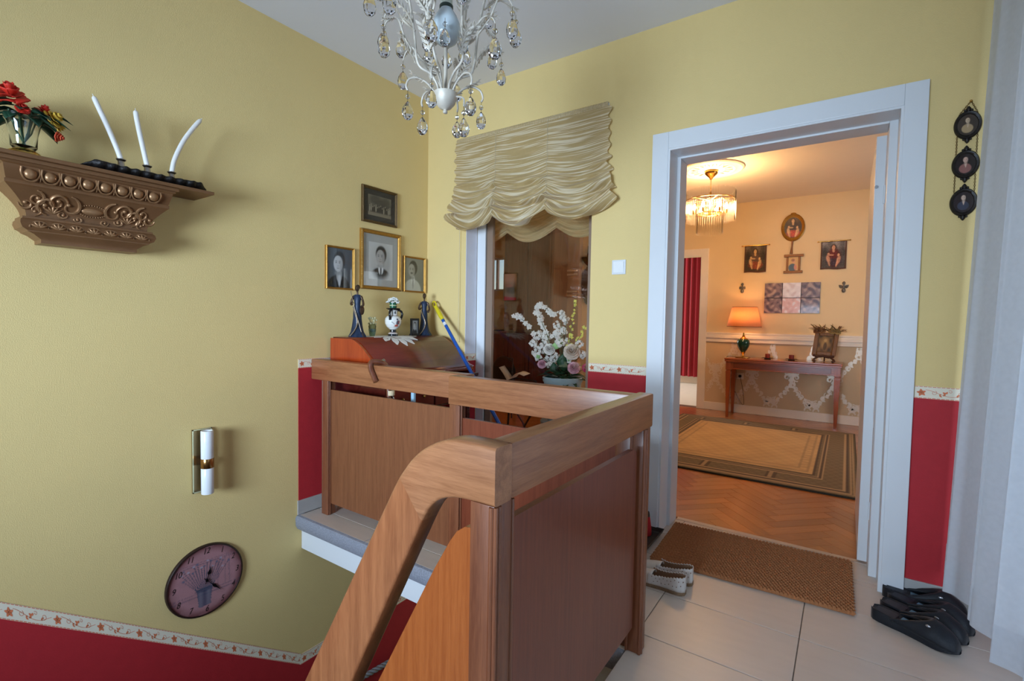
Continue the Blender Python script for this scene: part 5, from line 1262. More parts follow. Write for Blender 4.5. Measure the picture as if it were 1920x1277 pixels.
# ================================================================== POLE, CANES
pt_, pb_ = ony((812, 566), 2.585), ony((935, 793), 2.30); dr = (pb_-pt_).normalized(); L_all = pt_.z/-dr.z-.012
po = thing('broom_pole', 'blue broom pole with yellow grip leaning in the corner behind the balustrade', 'pole', pt_+dr*L_all)
m_yel = mat('yellow_plastic', (226, 204, 40), .4, var=.05); m_bpl = mat('blue_coated_tube', (30, 84, 168), .35, var=.05)
g = .20
su, sw2 = frame_from(dr)
m = M(); pth = [pt_+dr*(.055+(g-.055)*i/26) for i in range(27)]; m.tube(pth, [.0135+.0022*(1 if 7 < i < 22 and i % 3 else 0) for i in range(27)], 14)
loop = [pt_+dr*.03+dr*.030*math.cos(2*PI*i/20+PI)*1.0+(Vector((.83, .0, .35))-dr*Vector((.83, 0, .35)).dot(dr)).normalized()*.0145*math.sin(2*PI*i/20) for i in range(21)]
m.tube(loop, .0058, 8, cap=False); m.obj('yellow_grip', m_yel, po, smooth=60)
m = M(); m.tube([pt_+dr*(g-.005), pt_+dr*L_all], .0115, 14); m.obj('blue_tube', m_bpl, po, smooth=60)
m = M(); m.tube([pt_+dr*(g+.03), pt_+dr*(g+.06)], .0120, 14, cap=False); m.obj('white_sticker', mat('white_sticker', (224, 226, 228), .5), po, smooth=60)
m_cane = wood('cane_wood', (84, 40, 26), (120, 66, 42), 'z', 8, .25, .6)
yF, yBk = 1.668, 1.752
hk = [ony((705, 716), yF), ony((700, 704), yF), ony((695, 690), yF), ony((694, 681), yF)+Vector((0, .008, .004))]
top_ = hk[-1]+Vector((.012, .040, .012)); s_top = ony((712, 680), yBk); s_top.z = .885
cane_path = bez(hk+[Vector((top_.x, 1.705, .916)), Vector((top_.x+.012, 1.738, .905)), Vector((top_.x+.02, yBk, .87)), Vector((top_.x+.035, yBk+.004, .70)), Vector((top_.x+.06, yBk+.01, .06))], 6)
m = M(); m.tube(cane_path, [.0150]+[.0138]*(len(cane_path)-1), 10)
o = m.obj('crook_cane', m_cane, None, smooth=60, origin=cane_path[-1]); tag(o, 'brown wooden crook cane hooked over the left balustrade rail', 'cane')
ks = ony((719, 677), 1.775); ke = ony((734, 742), 1.775)
wk = thing('walking_stick', 'dark stick with silver knob and beige strap behind the left balustrade rail', 'cane', (ke.x+.05, 1.80, 0))
m = M(); m.tube([ks+Vector((0, 0, -.012)), ke, Vector((ke.x+.05, 1.80, .0))], .009, 10); m.obj('shaft', m_mah2, wk)
m = M(); m.ball(ks, (.011, .011, .013), 12, 8); m.tube([ks+Vector((0, 0, -.022)), ks+Vector((0, 0, -.008))], [.010, .006], 10); m.obj('knob', m_silver, wk, smooth=60)
m = M(); c_k = ony((733, 737), 1.765); m.lathe([(.020, -.012), (.021, -.010), (.021, .012), (.020, .014)], c_k, 18); m.obj('strap', mat('beige_strap', (212, 190, 152), .6), wk, smooth=40)
m = M(); c_k2 = ony((735, 748), 1.765); m.tube([c_k2+Vector((.016*math.cos(2*PI*i/16), 0, .016*math.sin(2*PI*i/16))) for i in range(17)], .0035, 6, cap=False); m.obj('buckle_ring', m_silver, wk, smooth=60)
bs = ony((775, 742), 1.80)
m = M(); m.box((bs.x-.0105, 1.792, 0.), (bs.x+.0105, 1.808, .86), .003); m.box((bs.x-.03, 1.785, 0.), (bs.x+.03, 1.815, .02), .003)
o = m.obj('pale_blue_stick', mat('pale_blue_paint', (156, 190, 208), .4), None, origin=(bs.x, 1.80, 0)); tag(o, 'pale blue flat stick standing behind the left balustrade panel', 'stick')
# --- rope handrail on the lower left wall, and a dark frame under the slab
ra, rb2 = onx((640, 1293), LX+.05), onx((720, 1247), LX+.05)
rp_ = thing('rope_handrail', 'grey twisted rope handrail on the red wall of the stairwell', 'rope', (LX+.05, 2.0, -1.22))
m = M(); d_ = (rb2-ra).normalized(); u_, v_ = frame_from(d_); Lr = .9; st_ = ra-d_*.15
for k in range(3):
    m.tube([st_+d_*(Lr*i/120)+(u_*math.cos(i*.42+k*2*PI/3)+v_*math.sin(i*.42+k*2*PI/3))*.009 for i in range(121)], .0095, 7)
m.obj('rope', mat('grey_rope', (150, 150, 154), .8, var=.2, scale=90), rp_, smooth=60)
for t in (.05, .85):
    c = st_+d_*(Lr*t); m = M(); m.tube([c, Vector((LX, c.y, c.z))], .008, 8); m.obj('rope_bracket', m_brass, rp_)
fa = onx((657, 1064), LX); 
m = M(); m.box((LX+.001, fa.y, -.46), (LX+.022, fa.y+.22, -.225), .003)
o = m.obj('dark_wall_board', mat('dark_brown_board', (40, 28, 22), .5), None, origin=(LX, fa.y+.1, -.46)); tag(o, 'dark narrow board on the wall under the landing slab, behind the handrail', 'board')
# ================================================================== DINING ROOM THINGS
def Fw(px, py): return ony((px, py), FY)
def point(name, loc, energy, col, r=.03):
    l = bpy.data.lights.new(name, 'POINT'); l.energy = energy; l.color = col; l.shadow_soft_size = r
    o = bpy.data.objects.new(name, l); COL.objects.link(o); o.location = loc; return o
WARM = (1.0, .62, .30)
# --- ceiling rose and glass rod chandelier
cc2 = Vector((-1.18, 5.17, CZ2))
cr_ = thing('ceiling_rose', 'round cream plaster ceiling rose above the glass rod chandelier', 'ceiling rose', cc2)
m = M(); m.lathe([(.30, -.001), (.30, -.012), (.285, -.020), (.27, -.014), (.24, -.012), (.22, -.022), (.20, -.014), (.12, -.016), (.09, -.026), (.07, -.02), (.02, -.02)], cc2, 48); m.obj('plaster_disc', m_creamwhite, cr_, smooth=40)
for k in range(16):
    a = 2*PI*k/16; m = M(); leaf_mesh(m, cc2+Vector((.125*math.cos(a), .125*math.sin(a), -.018)), (math.cos(a), math.sin(a), 0), .085, .022, .12, (0, 0, -1)); m.obj('plaster_leaf', m_creamwhite, cr_, smooth=60, thick=.004)
gc = thing('glass_rod_chandelier', 'lit drum chandelier of clear glass rods with gold canopy in the dining room', 'chandelier', cc2+Vector((0, 0, -.02)))
m_lgold = mat('lamp_gold', (206, 160, 82), .22, metal=1., var=.08)
m = M(); m.lathe([(.012, -.105), (.018, -.090), (.050, -.060), (.062, -.045), (.062, -.028), (.050, -.022)], cc2, 24); m.obj('gold_canopy', m_lgold, gc, smooth=40)
m = M()
for i in range(9):
    c = cc2+Vector((0, 0, -.112-.014*i)); s_ = Vector((1, 0, 0)) if i % 2 else Vector((0, 1, 0))
    m.tube([c+Vector((0, 0, .009*math.cos(2*PI*j/8)))+s_*.005*math.sin(2*PI*j/8) for j in range(9)], .0017, 5, cap=False)
m.obj('gold_chain', m_lgold, gc, smooth=60)
RZ = 2.375
m = M(); m.tube([cc2+Vector((0, 0, -.23)), cc2+Vector((0, 0, -.46))], .010, 10)
for R_, z_ in ((.225, RZ), (.115, RZ-.135)):
    m.tube([Vector((cc2.x+R_*math.cos(2*PI*i/48), cc2.y+R_*math.sin(2*PI*i/48), z_)) for i in range(49)], .0045, 6, cap=False)
for k in range(6):
    a = k*PI/3; m.tube([Vector((cc2.x, cc2.y, RZ)), Vector((cc2.x+.225*math.cos(a), cc2.y+.225*math.sin(a), RZ))], .0035, 6); m.tube([Vector((cc2.x, cc2.y, RZ-.135)), Vector((cc2.x+.115*math.cos(a), cc2.y+.115*math.sin(a), RZ-.135))], .003, 6)
m.obj('gold_frame', m_lgold, gc, smooth=60)
m_rod = pane('rod_glass', 1.6, (.99, .98, .96), .02)
rod0 = None
def rod(x, y, zt_, ln):
    global rod0
    if rod0 is None or rod0[1] != ln:
        mm = M(); mm.lathe([(.0001, -ln), (.0058, -ln+.003), (.0068, -ln+.006), (.0068, -.006), (.0058, -.003), (.0001, 0)], (0, 0, 0), 8); o = mm.obj('glass_rod', m_rod, gc, origin=(0, 0, 0), smooth=50); rod0 = (o, ln)
    else: o = share(rod0[0], 'glass_rod', gc)
    o.location = Vector((x, y, zt_))-ORG[gc.name]
for k in range(66):
    a = 2*PI*k/66; rod(cc2.x+.232*math.cos(a), cc2.y+.232*math.sin(a), RZ+.085+(.006 if k % 2 else 0), .30)
for k in range(32):
    a = 2*PI*k/32; rod(cc2.x+.122*math.cos(a), cc2.y+.122*math.sin(a), RZ-.11, .225)
m_bulb = mat('lit_bulb', (255, 236, 200), .3, emit=(255, 196, 128), estr=28.)
for k in range(6):
    a = k*PI/3+.3; c = Vector((cc2.x+.15*math.cos(a), cc2.y+.15*math.sin(a), RZ-.065))
    m = M(); m.lathe([(.004, -.03), (.016, -.015), (.018, .0), (.012, .022), (.002, .038)], c, 12); m.obj('bulb', m_bulb, gc, smooth=60)
    m = M(); m.tube([c+Vector((0, 0, -.028)), c+Vector((0, 0, -.065))], .011, 10); m.obj('bulb_socket', m_lgold, gc)
for k in range(3):
    a = k*2*PI/3; point('chandelier_light', (cc2.x+.06*math.cos(a), cc2.y+.06*math.sin(a), RZ-.03), 10.5, WARM, .05)

# --- console table
tf = 6.40; tb = 6.80
tA, tB = ony((1358, 671), tf-.02), ony((1580, 683), tf-.02)
tz = (tA.z+tB.z)/2; txa, txb = tA.x, tB.x
tb_ = thing('console_table', 'reddish wooden console table with square tapered legs against the far wall', 'table', ((txa+txb)/2, (tf+tb)/2, 0))
w_tab = wood('cherry_table_x', (128, 58, 26), (170, 88, 44), 'x', 8, .22, .6); w_tabz = wood('cherry_table_z', (128, 58, 26), (166, 84, 42), 'z', 8, .25, .5)
m = M(); m.box((txa, tf-.02, tz-.020), (txb, tb, tz), .004); m.obj('table_top', w_tab, tb_)
m = M(); m.box((txa+.004, tf-.016, tz-.042), (txb-.004, tb, tz-.0215), .004); m.obj('folding_leaf', w_tab, tb_)
m = M(); m.box((txa+.05, tf+.008, tz-.135), (txb-.05, tb-.01, tz-.042), .002); m.obj('apron', w_tab, tb_)
m = M(); m.box((txa+.10, tf+.004, tz-.120), (txb-.10, tf+.008, tz-.060), .002); m.obj('apron_panel', wood('cherry_burr', (96, 44, 24), (130, 62, 32), 'x', 14, .22, .6, 5), tb_)
for (x, y) in ((txa+.045, tf+.03), (txb-.045, tf+.03), (txa+.045, tb-.035), (txb-.045, tb-.035)):
    m = M(); sq = lambda h, z: [(x-h, y-h, z), (x+h, y-h, z), (x+h, y+h, z), (x-h, y+h, z)]
    m.loft([sq(.030, tz-.042), sq(.030, tz-.142), sq(.022, tz-.147), sq(.022, tz-.155), sq(.029, tz-.160), sq(.029, tz-.175), sq(.014, 0.)]); m.obj('leg', w_tabz, tb_)
TZ2 = tz+.0005
# --- lamp
lx = ony((1393, 665), 6.58); lb = Vector((lx.x, 6.58, TZ2))
lp_ = thing('table_lamp', 'lit table lamp with cream shade and dark green urn body on the console table', 'lamp', lb)
m = M(); m.box((lb.x-.075, lb.y-.06, TZ2), (lb.x+.075, lb.y+.06, TZ2+.012), .003); m.lathe([(.030, .012), (.018, .02), (.010, .036), (.014, .048), (.024, .060), (.030, .072)], lb, 20); m.obj('gilt_base', m_lgold, lp_, smooth=40)
m = M(); m.lathe([(.022, .070), (.044, .098), (.066, .140), (.074, .185), (.070, .215), (.050, .232), (.026, .238)], lb, 28); m.obj('urn_body', mat('dark_green_glaze', (16, 62, 48), .12, var=.2, coat=.5), lp_, smooth=50)
m = M(); m.lathe([(.052, .232), (.050, .238), (.028, .246), (.018, .262), (.012, .285), (.010, .31)], lb, 20); m.obj('neck', m_lgold, lp_, smooth=40)
sh0, sh1 = ony((1362, 612), 6.58), ony((1372, 576), 6.58)
shz0, shz1 = sh0.z-TZ2, sh1.z-TZ2; rb_, rt_ = .195, .140
m = M(); m.lathe([(rb_, shz0), (rt_, shz1)], lb, 40, cap=False, sy=.8); m.obj('shade', cloth('cream_shade', (236, 190, 150), .6, .8), lp_, smooth=60, thick=.002)
m = M()
for R_, z_ in ((rb_, shz0), (rt_, shz1)): m.tube([lb+Vector((R_*math.cos(2*PI*i/40), .8*R_*math.sin(2*PI*i/40), z_)) for i in range(41)], .003, 5, cap=False)
m.obj('shade_binding', mat('brown_binding', (110, 74, 44), .7), lp_)
m = M(); m.lathe([(.006, shz0+.02), (.022, shz0+.06), (.022, shz0+.08), (.004, shz0+.105)], lb, 14); m.obj('bulb', m_bulb, lp_, smooth=60)
point('lamp_light', lb+Vector((0, 0, (shz0+shz1)/2+.03)), 2.6, (1., .55, .26), .03)
# cord to the wall socket
sk_ = Fw(1388, 705)
m = M(); m.tube(bez([lb+Vector((-.06, .02, .004)), Vector((txa-.006, 6.62, tz+.004)), Vector((txa-.012, 6.62, tz-.06)), Vector((txa+.01, 6.74, .45)), Vector((txa+.10, 6.79, .20)), Vector((txa+.17, 6.79, .115)), Vector((txa+.155, 6.79, .30)), Vector((sk_.x, FY-.02, sk_.z))], 8), .0026, 6)
o = m.obj('lamp_cord', m_black, None, origin=(txa, 6.7, .1)); tag(o, 'thin black lamp cord hanging from the console table to the socket', 'cord')
ws = thing('wall_socket', 'square cream wall socket under the console table', 'socket', (sk_.x, FY, sk_.z))
m = M(); m.box((sk_.x-.04, FY-.012, sk_.z-.04), (sk_.x+.04, FY-.003, sk_.z+.04), .003); m.obj('plate', m_creamwhite, ws)
m = M(); m.tube([(sk_.x, FY-.012, sk_.z), (sk_.x, FY-.035, sk_.z)], .018, 12); m.obj('plug', m_black, ws)
# --- two candle ornaments
m_red2 = mat('rust_red_wax', (128, 44, 30), .5, var=.2); m_leafb = mat('dark_bronze_leaf', (74, 44, 30), .5, metal=.4, var=.3)
for k, (px_, lab) in enumerate(((1439, 'small rust red candle on a leafy holder, nearer the lamp'), (1484, 'small rust red candle on a leafy holder, nearer the framed icon'))):
    c = ony((px_, 672), 6.56); c = Vector((c.x, 6.56, TZ2)); t = thing('leafy_candle_holder', lab, 'candle holder', c, 'candle holders on the console table')
    for q in range(10):
        a = q*2*PI/10; m = M(); leaf_mesh(m, c+Vector((.015*math.cos(a), .015*math.sin(a), .008)), (math.cos(a), math.sin(a), .35), .055, .016, .3); m.obj('bronze_leaf', m_leafb, t, thick=.002)
    m = M(); m.lathe([(.035, 0), (.036, .006), (.02, .012)], c, 16); m.obj('dish', m_leafb, t, smooth=40)
    m = M(); m.lathe([(.026, .012), (.027, .014), (.027, .062), (.022, .064), (.01, .058)], c, 16); m.obj('candle', m_red2, t, smooth=40)
# --- framed icon on an easel with dried flowers
ic = ony((1545, 672), 6.60); ib = Vector((ic.x, 6.56, TZ2))
ei = thing('framed_icon', 'carved wooden framed icon with dried flowers on top standing on the console table', 'picture', ib)
m_iw = wood('old_carved_frame', (84, 54, 28), (130, 88, 46), 'z', 10, .4, .3)
tl, br = ony((1520, 617), 6.56), ony((1570, 660), 6.56); iw, ih = .20, .265
lean = .20
def IP(u, v, d):     # u across, v up the leaning board, d out of it
    ca, sa = math.cos(lean), math.sin(lean); roll = .10
    uu, vv = u*math.cos(roll)+v*math.sin(roll), -u*math.sin(roll)*.4+v*math.cos(roll)
    return Vector((ib.x-.005+uu, ib.y-.03+vv*sa-d*ca, TZ2+.075+vv*ca+d*sa*.3))
for (a_, b_, c_, d_) in ((-iw/2-.015, -iw/2+.03, 0, ih), (iw/2-.03, iw/2+.015, 0, ih), (-iw/2+.03, iw/2-.03, 0, .045), (-iw/2+.03, iw/2-.03, ih-.04, ih)):
    m = M(); m.loft([[IP(a_, c_, 0), IP(b_, c_, 0), IP(b_, d_, 0), IP(a_, d_, 0)], [IP(a_, c_, .02), IP(b_, c_, .02), IP(b_, d_, .02), IP(a_, d_, .02)], [IP(a_+.008, c_+.006, .028), IP(b_-.008, c_+.006, .028), IP(b_-.008, d_-.006, .028), IP(a_+.008, d_-.006, .028)]]); m.obj('frame_bar', m_iw, ei)
def iconp(u, v):
    c = mix(lin((54, 40, 26)), lin((120, 90, 50)), .5+.5*math.sin(u*14)*math.sin(v*11)); c = mix(c, lin((176, 140, 84)), .7*blob(u, v, .45, .55, .25, .35, .6)); c = mix(c, lin((40, 28, 18)), .8*blob(u, v, .5, .35, .12, .25, .3)); return mix(c, lin((190, 156, 100)), .8*blob(u, v, .47, .72, .10, .09, .3))
m = M(); m.grid(lambda u, v: IP(-iw/2+.028+(iw-.056)*u, .042+(ih-.08)*v, .012), 36, 44, col=iconp); m.obj('print', printmat('icon_print', .3, .1, .3), ei, fixn=False)
m = M(); m.loft([[IP(-iw/2, .005, -.004), IP(iw/2, .005, -.004), IP(iw/2, ih, -.004), IP(-iw/2, ih, -.004)], [IP(-iw/2, .005, .004), IP(iw/2, .005, .004), IP(iw/2, ih, .004), IP(-iw/2, ih, .004)]]); m.obj('back_board', m_iw, ei)
for s in (-1, 1):
    m = M(); m.tube(bez([IP(s*.05, .01, .0), ib+Vector((s*.07, -.055, .055)), ib+Vector((s*.10, -.075, .022)), ib+Vector((s*.085, -.085, .008))], 5), [.014]*6+[.011]*10, 8); m.ball(ib+Vector((s*.085, -.085, .013)), .0125, 8, 6); m.obj('easel_foot', m_leafb, ei, smooth=60)
m = M(); m.tube([IP(0, .12, -.006), ib+Vector((0, .11, .006))], .007, 8); m.obj('easel_strut', m_leafb, ei)
m = M(); m.tube([IP(-.10, .0, .018), IP(-.05, -.014, .028), IP(0, -.002, .030), IP(.05, -.014, .028), IP(.10, .0, .018)], .015, 8); m.obj('easel_ledge', m_leafb, ei, smooth=60)
m_dp = [mat('dried_bloom_%d' % i, c, .85, var=.3, scale=90) for i, c in enumerate(((128, 84, 52), (168, 138, 84), (92, 62, 38), (150, 104, 64)))]
rd = random.Random(5)
for k in range(34):
    u = rd.uniform(-.14, .14); c = IP(u*.9, ih+.01+rd.uniform(0, .03), rd.uniform(0, .03)); m = M()
    leaf_mesh(m, c, (rd.uniform(-1, 1)+u*4, rd.uniform(-.6, .2), rd.uniform(.0, 1.)), rd.uniform(.05, .09), rd.uniform(.008, .018), rd.uniform(-.4, .5)); m.obj('dried_leaf', m_dp[k % 4], ei, thick=.002)
for k, u in enumerate((-.10, -.055, .045, .09)):
    m = M(); rose_mesh(m, IP(u, ih+.015, .015), .042, (u*3, -.6, .7), seed=k+20); m.obj('dried_bloom', m_dp[(0, 3, 1, 1)[k]], ei, smooth=60, thick=.0015)

# --- wall pictures of the dining room (generic compositions)
def figures(bgc, robe, skin, robe2):
    bgc, robe, skin, robe2 = map(lin, (bgc, robe, skin, robe2)); hair = lin((64, 40, 26))
    def f(u, v):
        n = math.sin(u*31+3*math.sin(v*17))*math.sin(v*37+2*math.sin(u*23)); n2 = math.sin(u*67+v*41)*math.sin(v*83-u*29)
        c = mix(tuple(x*.7 for x in bgc), bgc, smoothstep(.2, .6, v)); c = mix(c, tuple(min(.6, x*2.6) for x in bgc), smoothstep(.58, .95, v)*(.55+.45*math.sin(u*13)))
        c = mix(c, tuple(x*.45 for x in bgc), .8*blob(u, v, .16, .62, .13, .20, .6)); c = mix(c, tuple(x*.5 for x in bgc), .7*blob(u, v, .88, .58, .12, .16, .6))
        c = mix(c, tuple(x*.55 for x in robe), .9*blob(u, v, .53, .40, .27, .33, .25)); c = mix(c, robe, .9*blob(u, v, .48, .46, .18, .26, .4))
        c = mix(c, robe2, .85*blob(u, v, .52, .26, .30, .13, .35)); c = mix(c, tuple(min(.7, x*1.7) for x in robe2), .5*max(0, n)*blob(u, v, .52, .28, .28, .16, .4))
        c = mix(c, hair, .9*blob(u, v, .505, .775, .105, .105, .25)); c = mix(c, skin, .9*blob(u, v, .495, .755, .066, .082, .2)); c = mix(c, skin, .8*blob(u, v, .50, .645, .05, .05, .3))
        for (x, y, tl) in ((.30, .36, .35), (.70, .33, -.3)):
            du, dv = u-x, v-y; ru, rv = du*math.cos(tl)+dv*math.sin(tl), -du*math.sin(tl)+dv*math.cos(tl)
            c = mix(c, skin, .85*blob(ru, rv, 0, 0, .07, .13, .3)); c = mix(c, tuple(q*.6 for q in skin), .6*blob(ru, rv, .035, -.03, .035, .11, .6)); c = mix(c, skin, .8*blob(ru, rv, -.02, -.16, .035, .10, .3))
            c = mix(c, hair, .9*blob(u, v, x+.02*tl, y+.185, .062, .06, .25)); c = mix(c, skin, .9*blob(u, v, x+.02*tl, y+.170, .048, .050, .25))
        c = mix(c, skin, .7*blob(u, v, .41, .50, .10, .026, .4))
        c = tuple(max(0, q*(1+.22*n+.16*n2)) for q in c)
        if min(u, 1-u, v, 1-v) < .05: c = mix(c, lin((96, 54, 36)), .8)
        return c
    return f
def tapestry(tlp, brp, lab, pf):
    a_, b_ = Fw(*tlp), Fw(*brp); t = thing('small_tapestry', lab, 'tapestry', ((a_.x+b_.x)/2, FY, b_.z), 'tapestries on the far wall')
    def W3(u, v, d): return Vector((a_.x+(b_.x-a_.x)*u, FY-.012-d-.003*math.sin(u*9+v*3), b_.z+(a_.z-b_.z)*v+.004*math.sin(u*7)*(1-v)))
    m = M(); m.grid(lambda u, v: W3(u, v, 0), 50, 60, col=pf); m.obj('woven_cloth', printmat('tapestry_weave', .95, .25, 0, .4), t, fixn=False)
    m = M(); m.grid(lambda u, v: W3(u, v, -.006), 6, 6); m.obj('lining', mat('brown_lining', (92, 58, 38), .9), t, fixn=False)
    m = M(); m.tube([W3(-.12, .985, .0), W3(1.12, .985, .0)], .006, 8); m.ball(W3(-.12, .985, 0), .009, 8, 6); m.ball(W3(1.12, .985, 0), .009, 8, 6); m.obj('hanging_rod', m_lgold, t, smooth=60)
tapestry((1397, 461), (1436, 510), 'left small woven tapestry with figures hung on a gold rod', figures((84, 72, 56), (110, 84, 66), (222, 180, 124), (150, 74, 48)))
tapestry((1540, 453), (1586, 504), 'right small woven tapestry with red-brown border hung on a gold rod', figures((104, 98, 94), (116, 52, 50), (220, 164, 132), (70, 62, 72)))
ov = thing('oval_picture', 'oval painting in a gold hand mirror shaped frame, topmost on the far wall', 'picture', Fw(1487, 480))
oc = (Fw(1487, 402)+Fw(1487, 452))/2; oa, ob = .125, .165
m = M(); m.loft([[Vector((oc.x+r*oa*math.cos(2*PI*i/40), FY-d, oc.z+r*ob*math.sin(2*PI*i/40))) for i in range(40)] for r, d in ((1, .001), (1, .016), (.93, .022), (.82, .014), (.74, .010))], cap=False); m.ball((oc.x, FY-.014, oc.z+ob), (.03, .01, .014), 10, 6); m.obj('oval_frame', m_gold, ov, smooth=40)
of = figures((70, 54, 42), (58, 42, 40), (222, 176, 128), (206, 70, 46)); m = M(); nr, na = 26, 60
for i in range(nr+1):
    for q_ in range(na):
        r = .78*max(i, .02)/nr; u, v = r*math.cos(2*PI*q_/na), r*math.sin(2*PI*q_/na); m.v.append((oc.x+oa*u, FY-.010, oc.z+ob*v)); m.c.append(of(.5+u*.55, .5+v*.55))
for i in range(nr):
    for q_ in range(na): m.f.append((i*na+q_, i*na+(q_+1) % na, (i+1)*na+(q_+1) % na, (i+1)*na+q_)); m.mi.append(0)
m.obj('print', printmat('oil_print', .3, .08, .3), ov, fixn=False)
hb = Fw(1486, 476); m = M(); m.tube([(oc.x, FY-.012, oc.z-ob+.005), (oc.x-.003, FY-.012, oc.z-ob-.06), (oc.x-.008, FY-.012, hb.z)], [.010, .008, .016], 8); m.obj('tassel_handle', wood('brown_handle', (120, 66, 30), (150, 90, 44), 'z'), ov, smooth=50)
a_, b_ = Fw(1474, 478), Fw(1501, 512)
al = thing('small_altar_picture', 'little gold picture of a figure in blue, framed like an altarpiece', 'picture', ((a_.x+b_.x)/2, FY, b_.z))
w_, h_ = b_.x-a_.x, a_.z-b_.z; m_bz = mat('brown_gilt', (134, 88, 46), .45, metal=.35, var=.25)
for (x0_, x1_, z0_, z1_, d_) in ((-.02, w_+.02, 0, .03, .026), (-.02, w_+.025, h_-.03, h_, .03), (.005, .028, .03, h_-.03, .018), (w_-.028, w_-.005, .03, h_-.03, .018)):
    m = M(); m.box((a_.x+x0_, FY-d_, b_.z+z0_), (a_.x+x1_, FY, b_.z+z1_), .004); m.obj('altar_frame', m_bz, al)
def altp(u, v):
    c = lin((214, 168, 92)); c = mix(c, lin((44, 78, 92)), .95*blob(u, v, .42, .22, .40, .30, .12)); c = mix(c, lin((214, 160, 112)), .95*blob(u, v, .55, .68, .16, .15, .2)); c = mix(c, lin((150, 92, 50)), .9*blob(u, v, .46, .77, .18, .10, .3)); return mix(c, lin((206, 130, 96)), .9*blob(u, v, .72, .26, .14, .20, .3))
m = M(); m.grid(lambda u, v: (a_.x+.028+(w_-.056)*u, FY-.008, b_.z+.03+(h_-.06)*v), 30, 36, col=altp); m.obj('print', printmat('oil_print'), al, fixn=False)
# six tile picture
a_, b_ = Fw(1434, 531), Fw(1537, 588)
ti = thing('tile_picture', 'picture of six glazed tiles, two rows of three, above the lamp', 'tile picture', ((a_.x+b_.x)/2, FY, b_.z))
m = M(); m.box((a_.x+.003, FY-.006, b_.z+.003), (b_.x-.003, FY, a_.z-.003)); m.obj('backing', mat('dark_joint', (70, 52, 48), .8), ti)
tw, th = (b_.x-a_.x)/3, (a_.z-b_.z)/2; rt = random.Random(9)
for r in range(2):
    for c in range(3):
        base = lin((128, 100, 96)) if c != 1 else (lin((226, 222, 228)) if r == 0 else lin((222, 186, 184))); dk_ = lin((66, 48, 56)) if c != 1 else lin((170, 120, 120)); lt = lin((176, 150, 134)) if c != 1 else lin((238, 234, 238)); ph = [rt.uniform(0, 6) for _ in range(6)]  # middle column whitish: the glaze's reflection is painted into its colours
        def tcol(u, v):
            n = math.sin(u*9+ph[0]+3*math.sin(v*6+ph[1]))+math.sin(v*11+ph[2]+2.5*math.sin(u*8+ph[3])); n2 = math.sin(u*23+ph[4]+4*math.sin(v*15))*math.sin(v*27+ph[5])
            q = mix(base, dk_, .8*smoothstep(.2, 1.4, n+.5*n2)*(.35 if c == 1 else 1)); return mix(q, lt, .8*smoothstep(.3, 1.4, -n+.4*n2))
        x0_, z0_ = a_.x+c*tw, a_.z-(r+1)*th
        m = M(); m.grid(lambda u, v: (x0_+.0035+(tw-.007)*u, FY-.0135, z0_+.0035+(th-.007)*v), 36, 36, col=tcol)
        k = len(m.v); e_ = [(x0_+.0035, z0_+.0035), (x0_+tw-.0035, z0_+.0035), (x0_+tw-.0035, z0_+th-.0035), (x0_+.0035, z0_+th-.0035)]
        m.add([(x, FY-.0135, z) for x, z in e_]+[(x, FY-.006, z) for x, z in e_], [(0, 4, 5, 1), (1, 5, 6, 2), (2, 6, 7, 3), (3, 7, 4, 0)], [base]*8)
        m.obj('glazed_tile', printmat('tile_glaze', .38, .08, .1), ti, fixn=False)
# two small pewter wall ornaments
m_pew = mat('aged_pewter', (112, 106, 100), .45, metal=.6, var=.4, scale=60)
for px_, py_, lab in ((1392, 540, 'small pewter holy water font on the wall above the lamp'), (1582, 538, 'small pewter winged wall ornament right of the tile picture')):
    c = Fw(px_, py_); t = thing('pewter_wall_ornament', lab, 'wall ornament', (c.x, FY, c.z-.06))
    m = M(); m.ball((c.x, FY-.008, c.z+.045), (.016, .010, .018), 8, 6); m.ball((c.x, FY-.010, c.z-.04), (.020, .014, .028), 8, 6); m.tube([(c.x, FY-.008, c.z+.03), (c.x, FY-.008, c.z-.02)], .008, 8); m.obj('figure', m_pew, t, smooth=60)
    for s in (-1, 1):
        m = M()
        for q in range(4): leaf_mesh(m, (c.x+s*.006, FY-.008, c.z+.0), (s*1., 0, .5-.32*q), .052-.006*q if px_ > 1500 else .034, .010, .2, (0, -1, 0))
        m.obj('wing', m_pew, t, thick=.002)

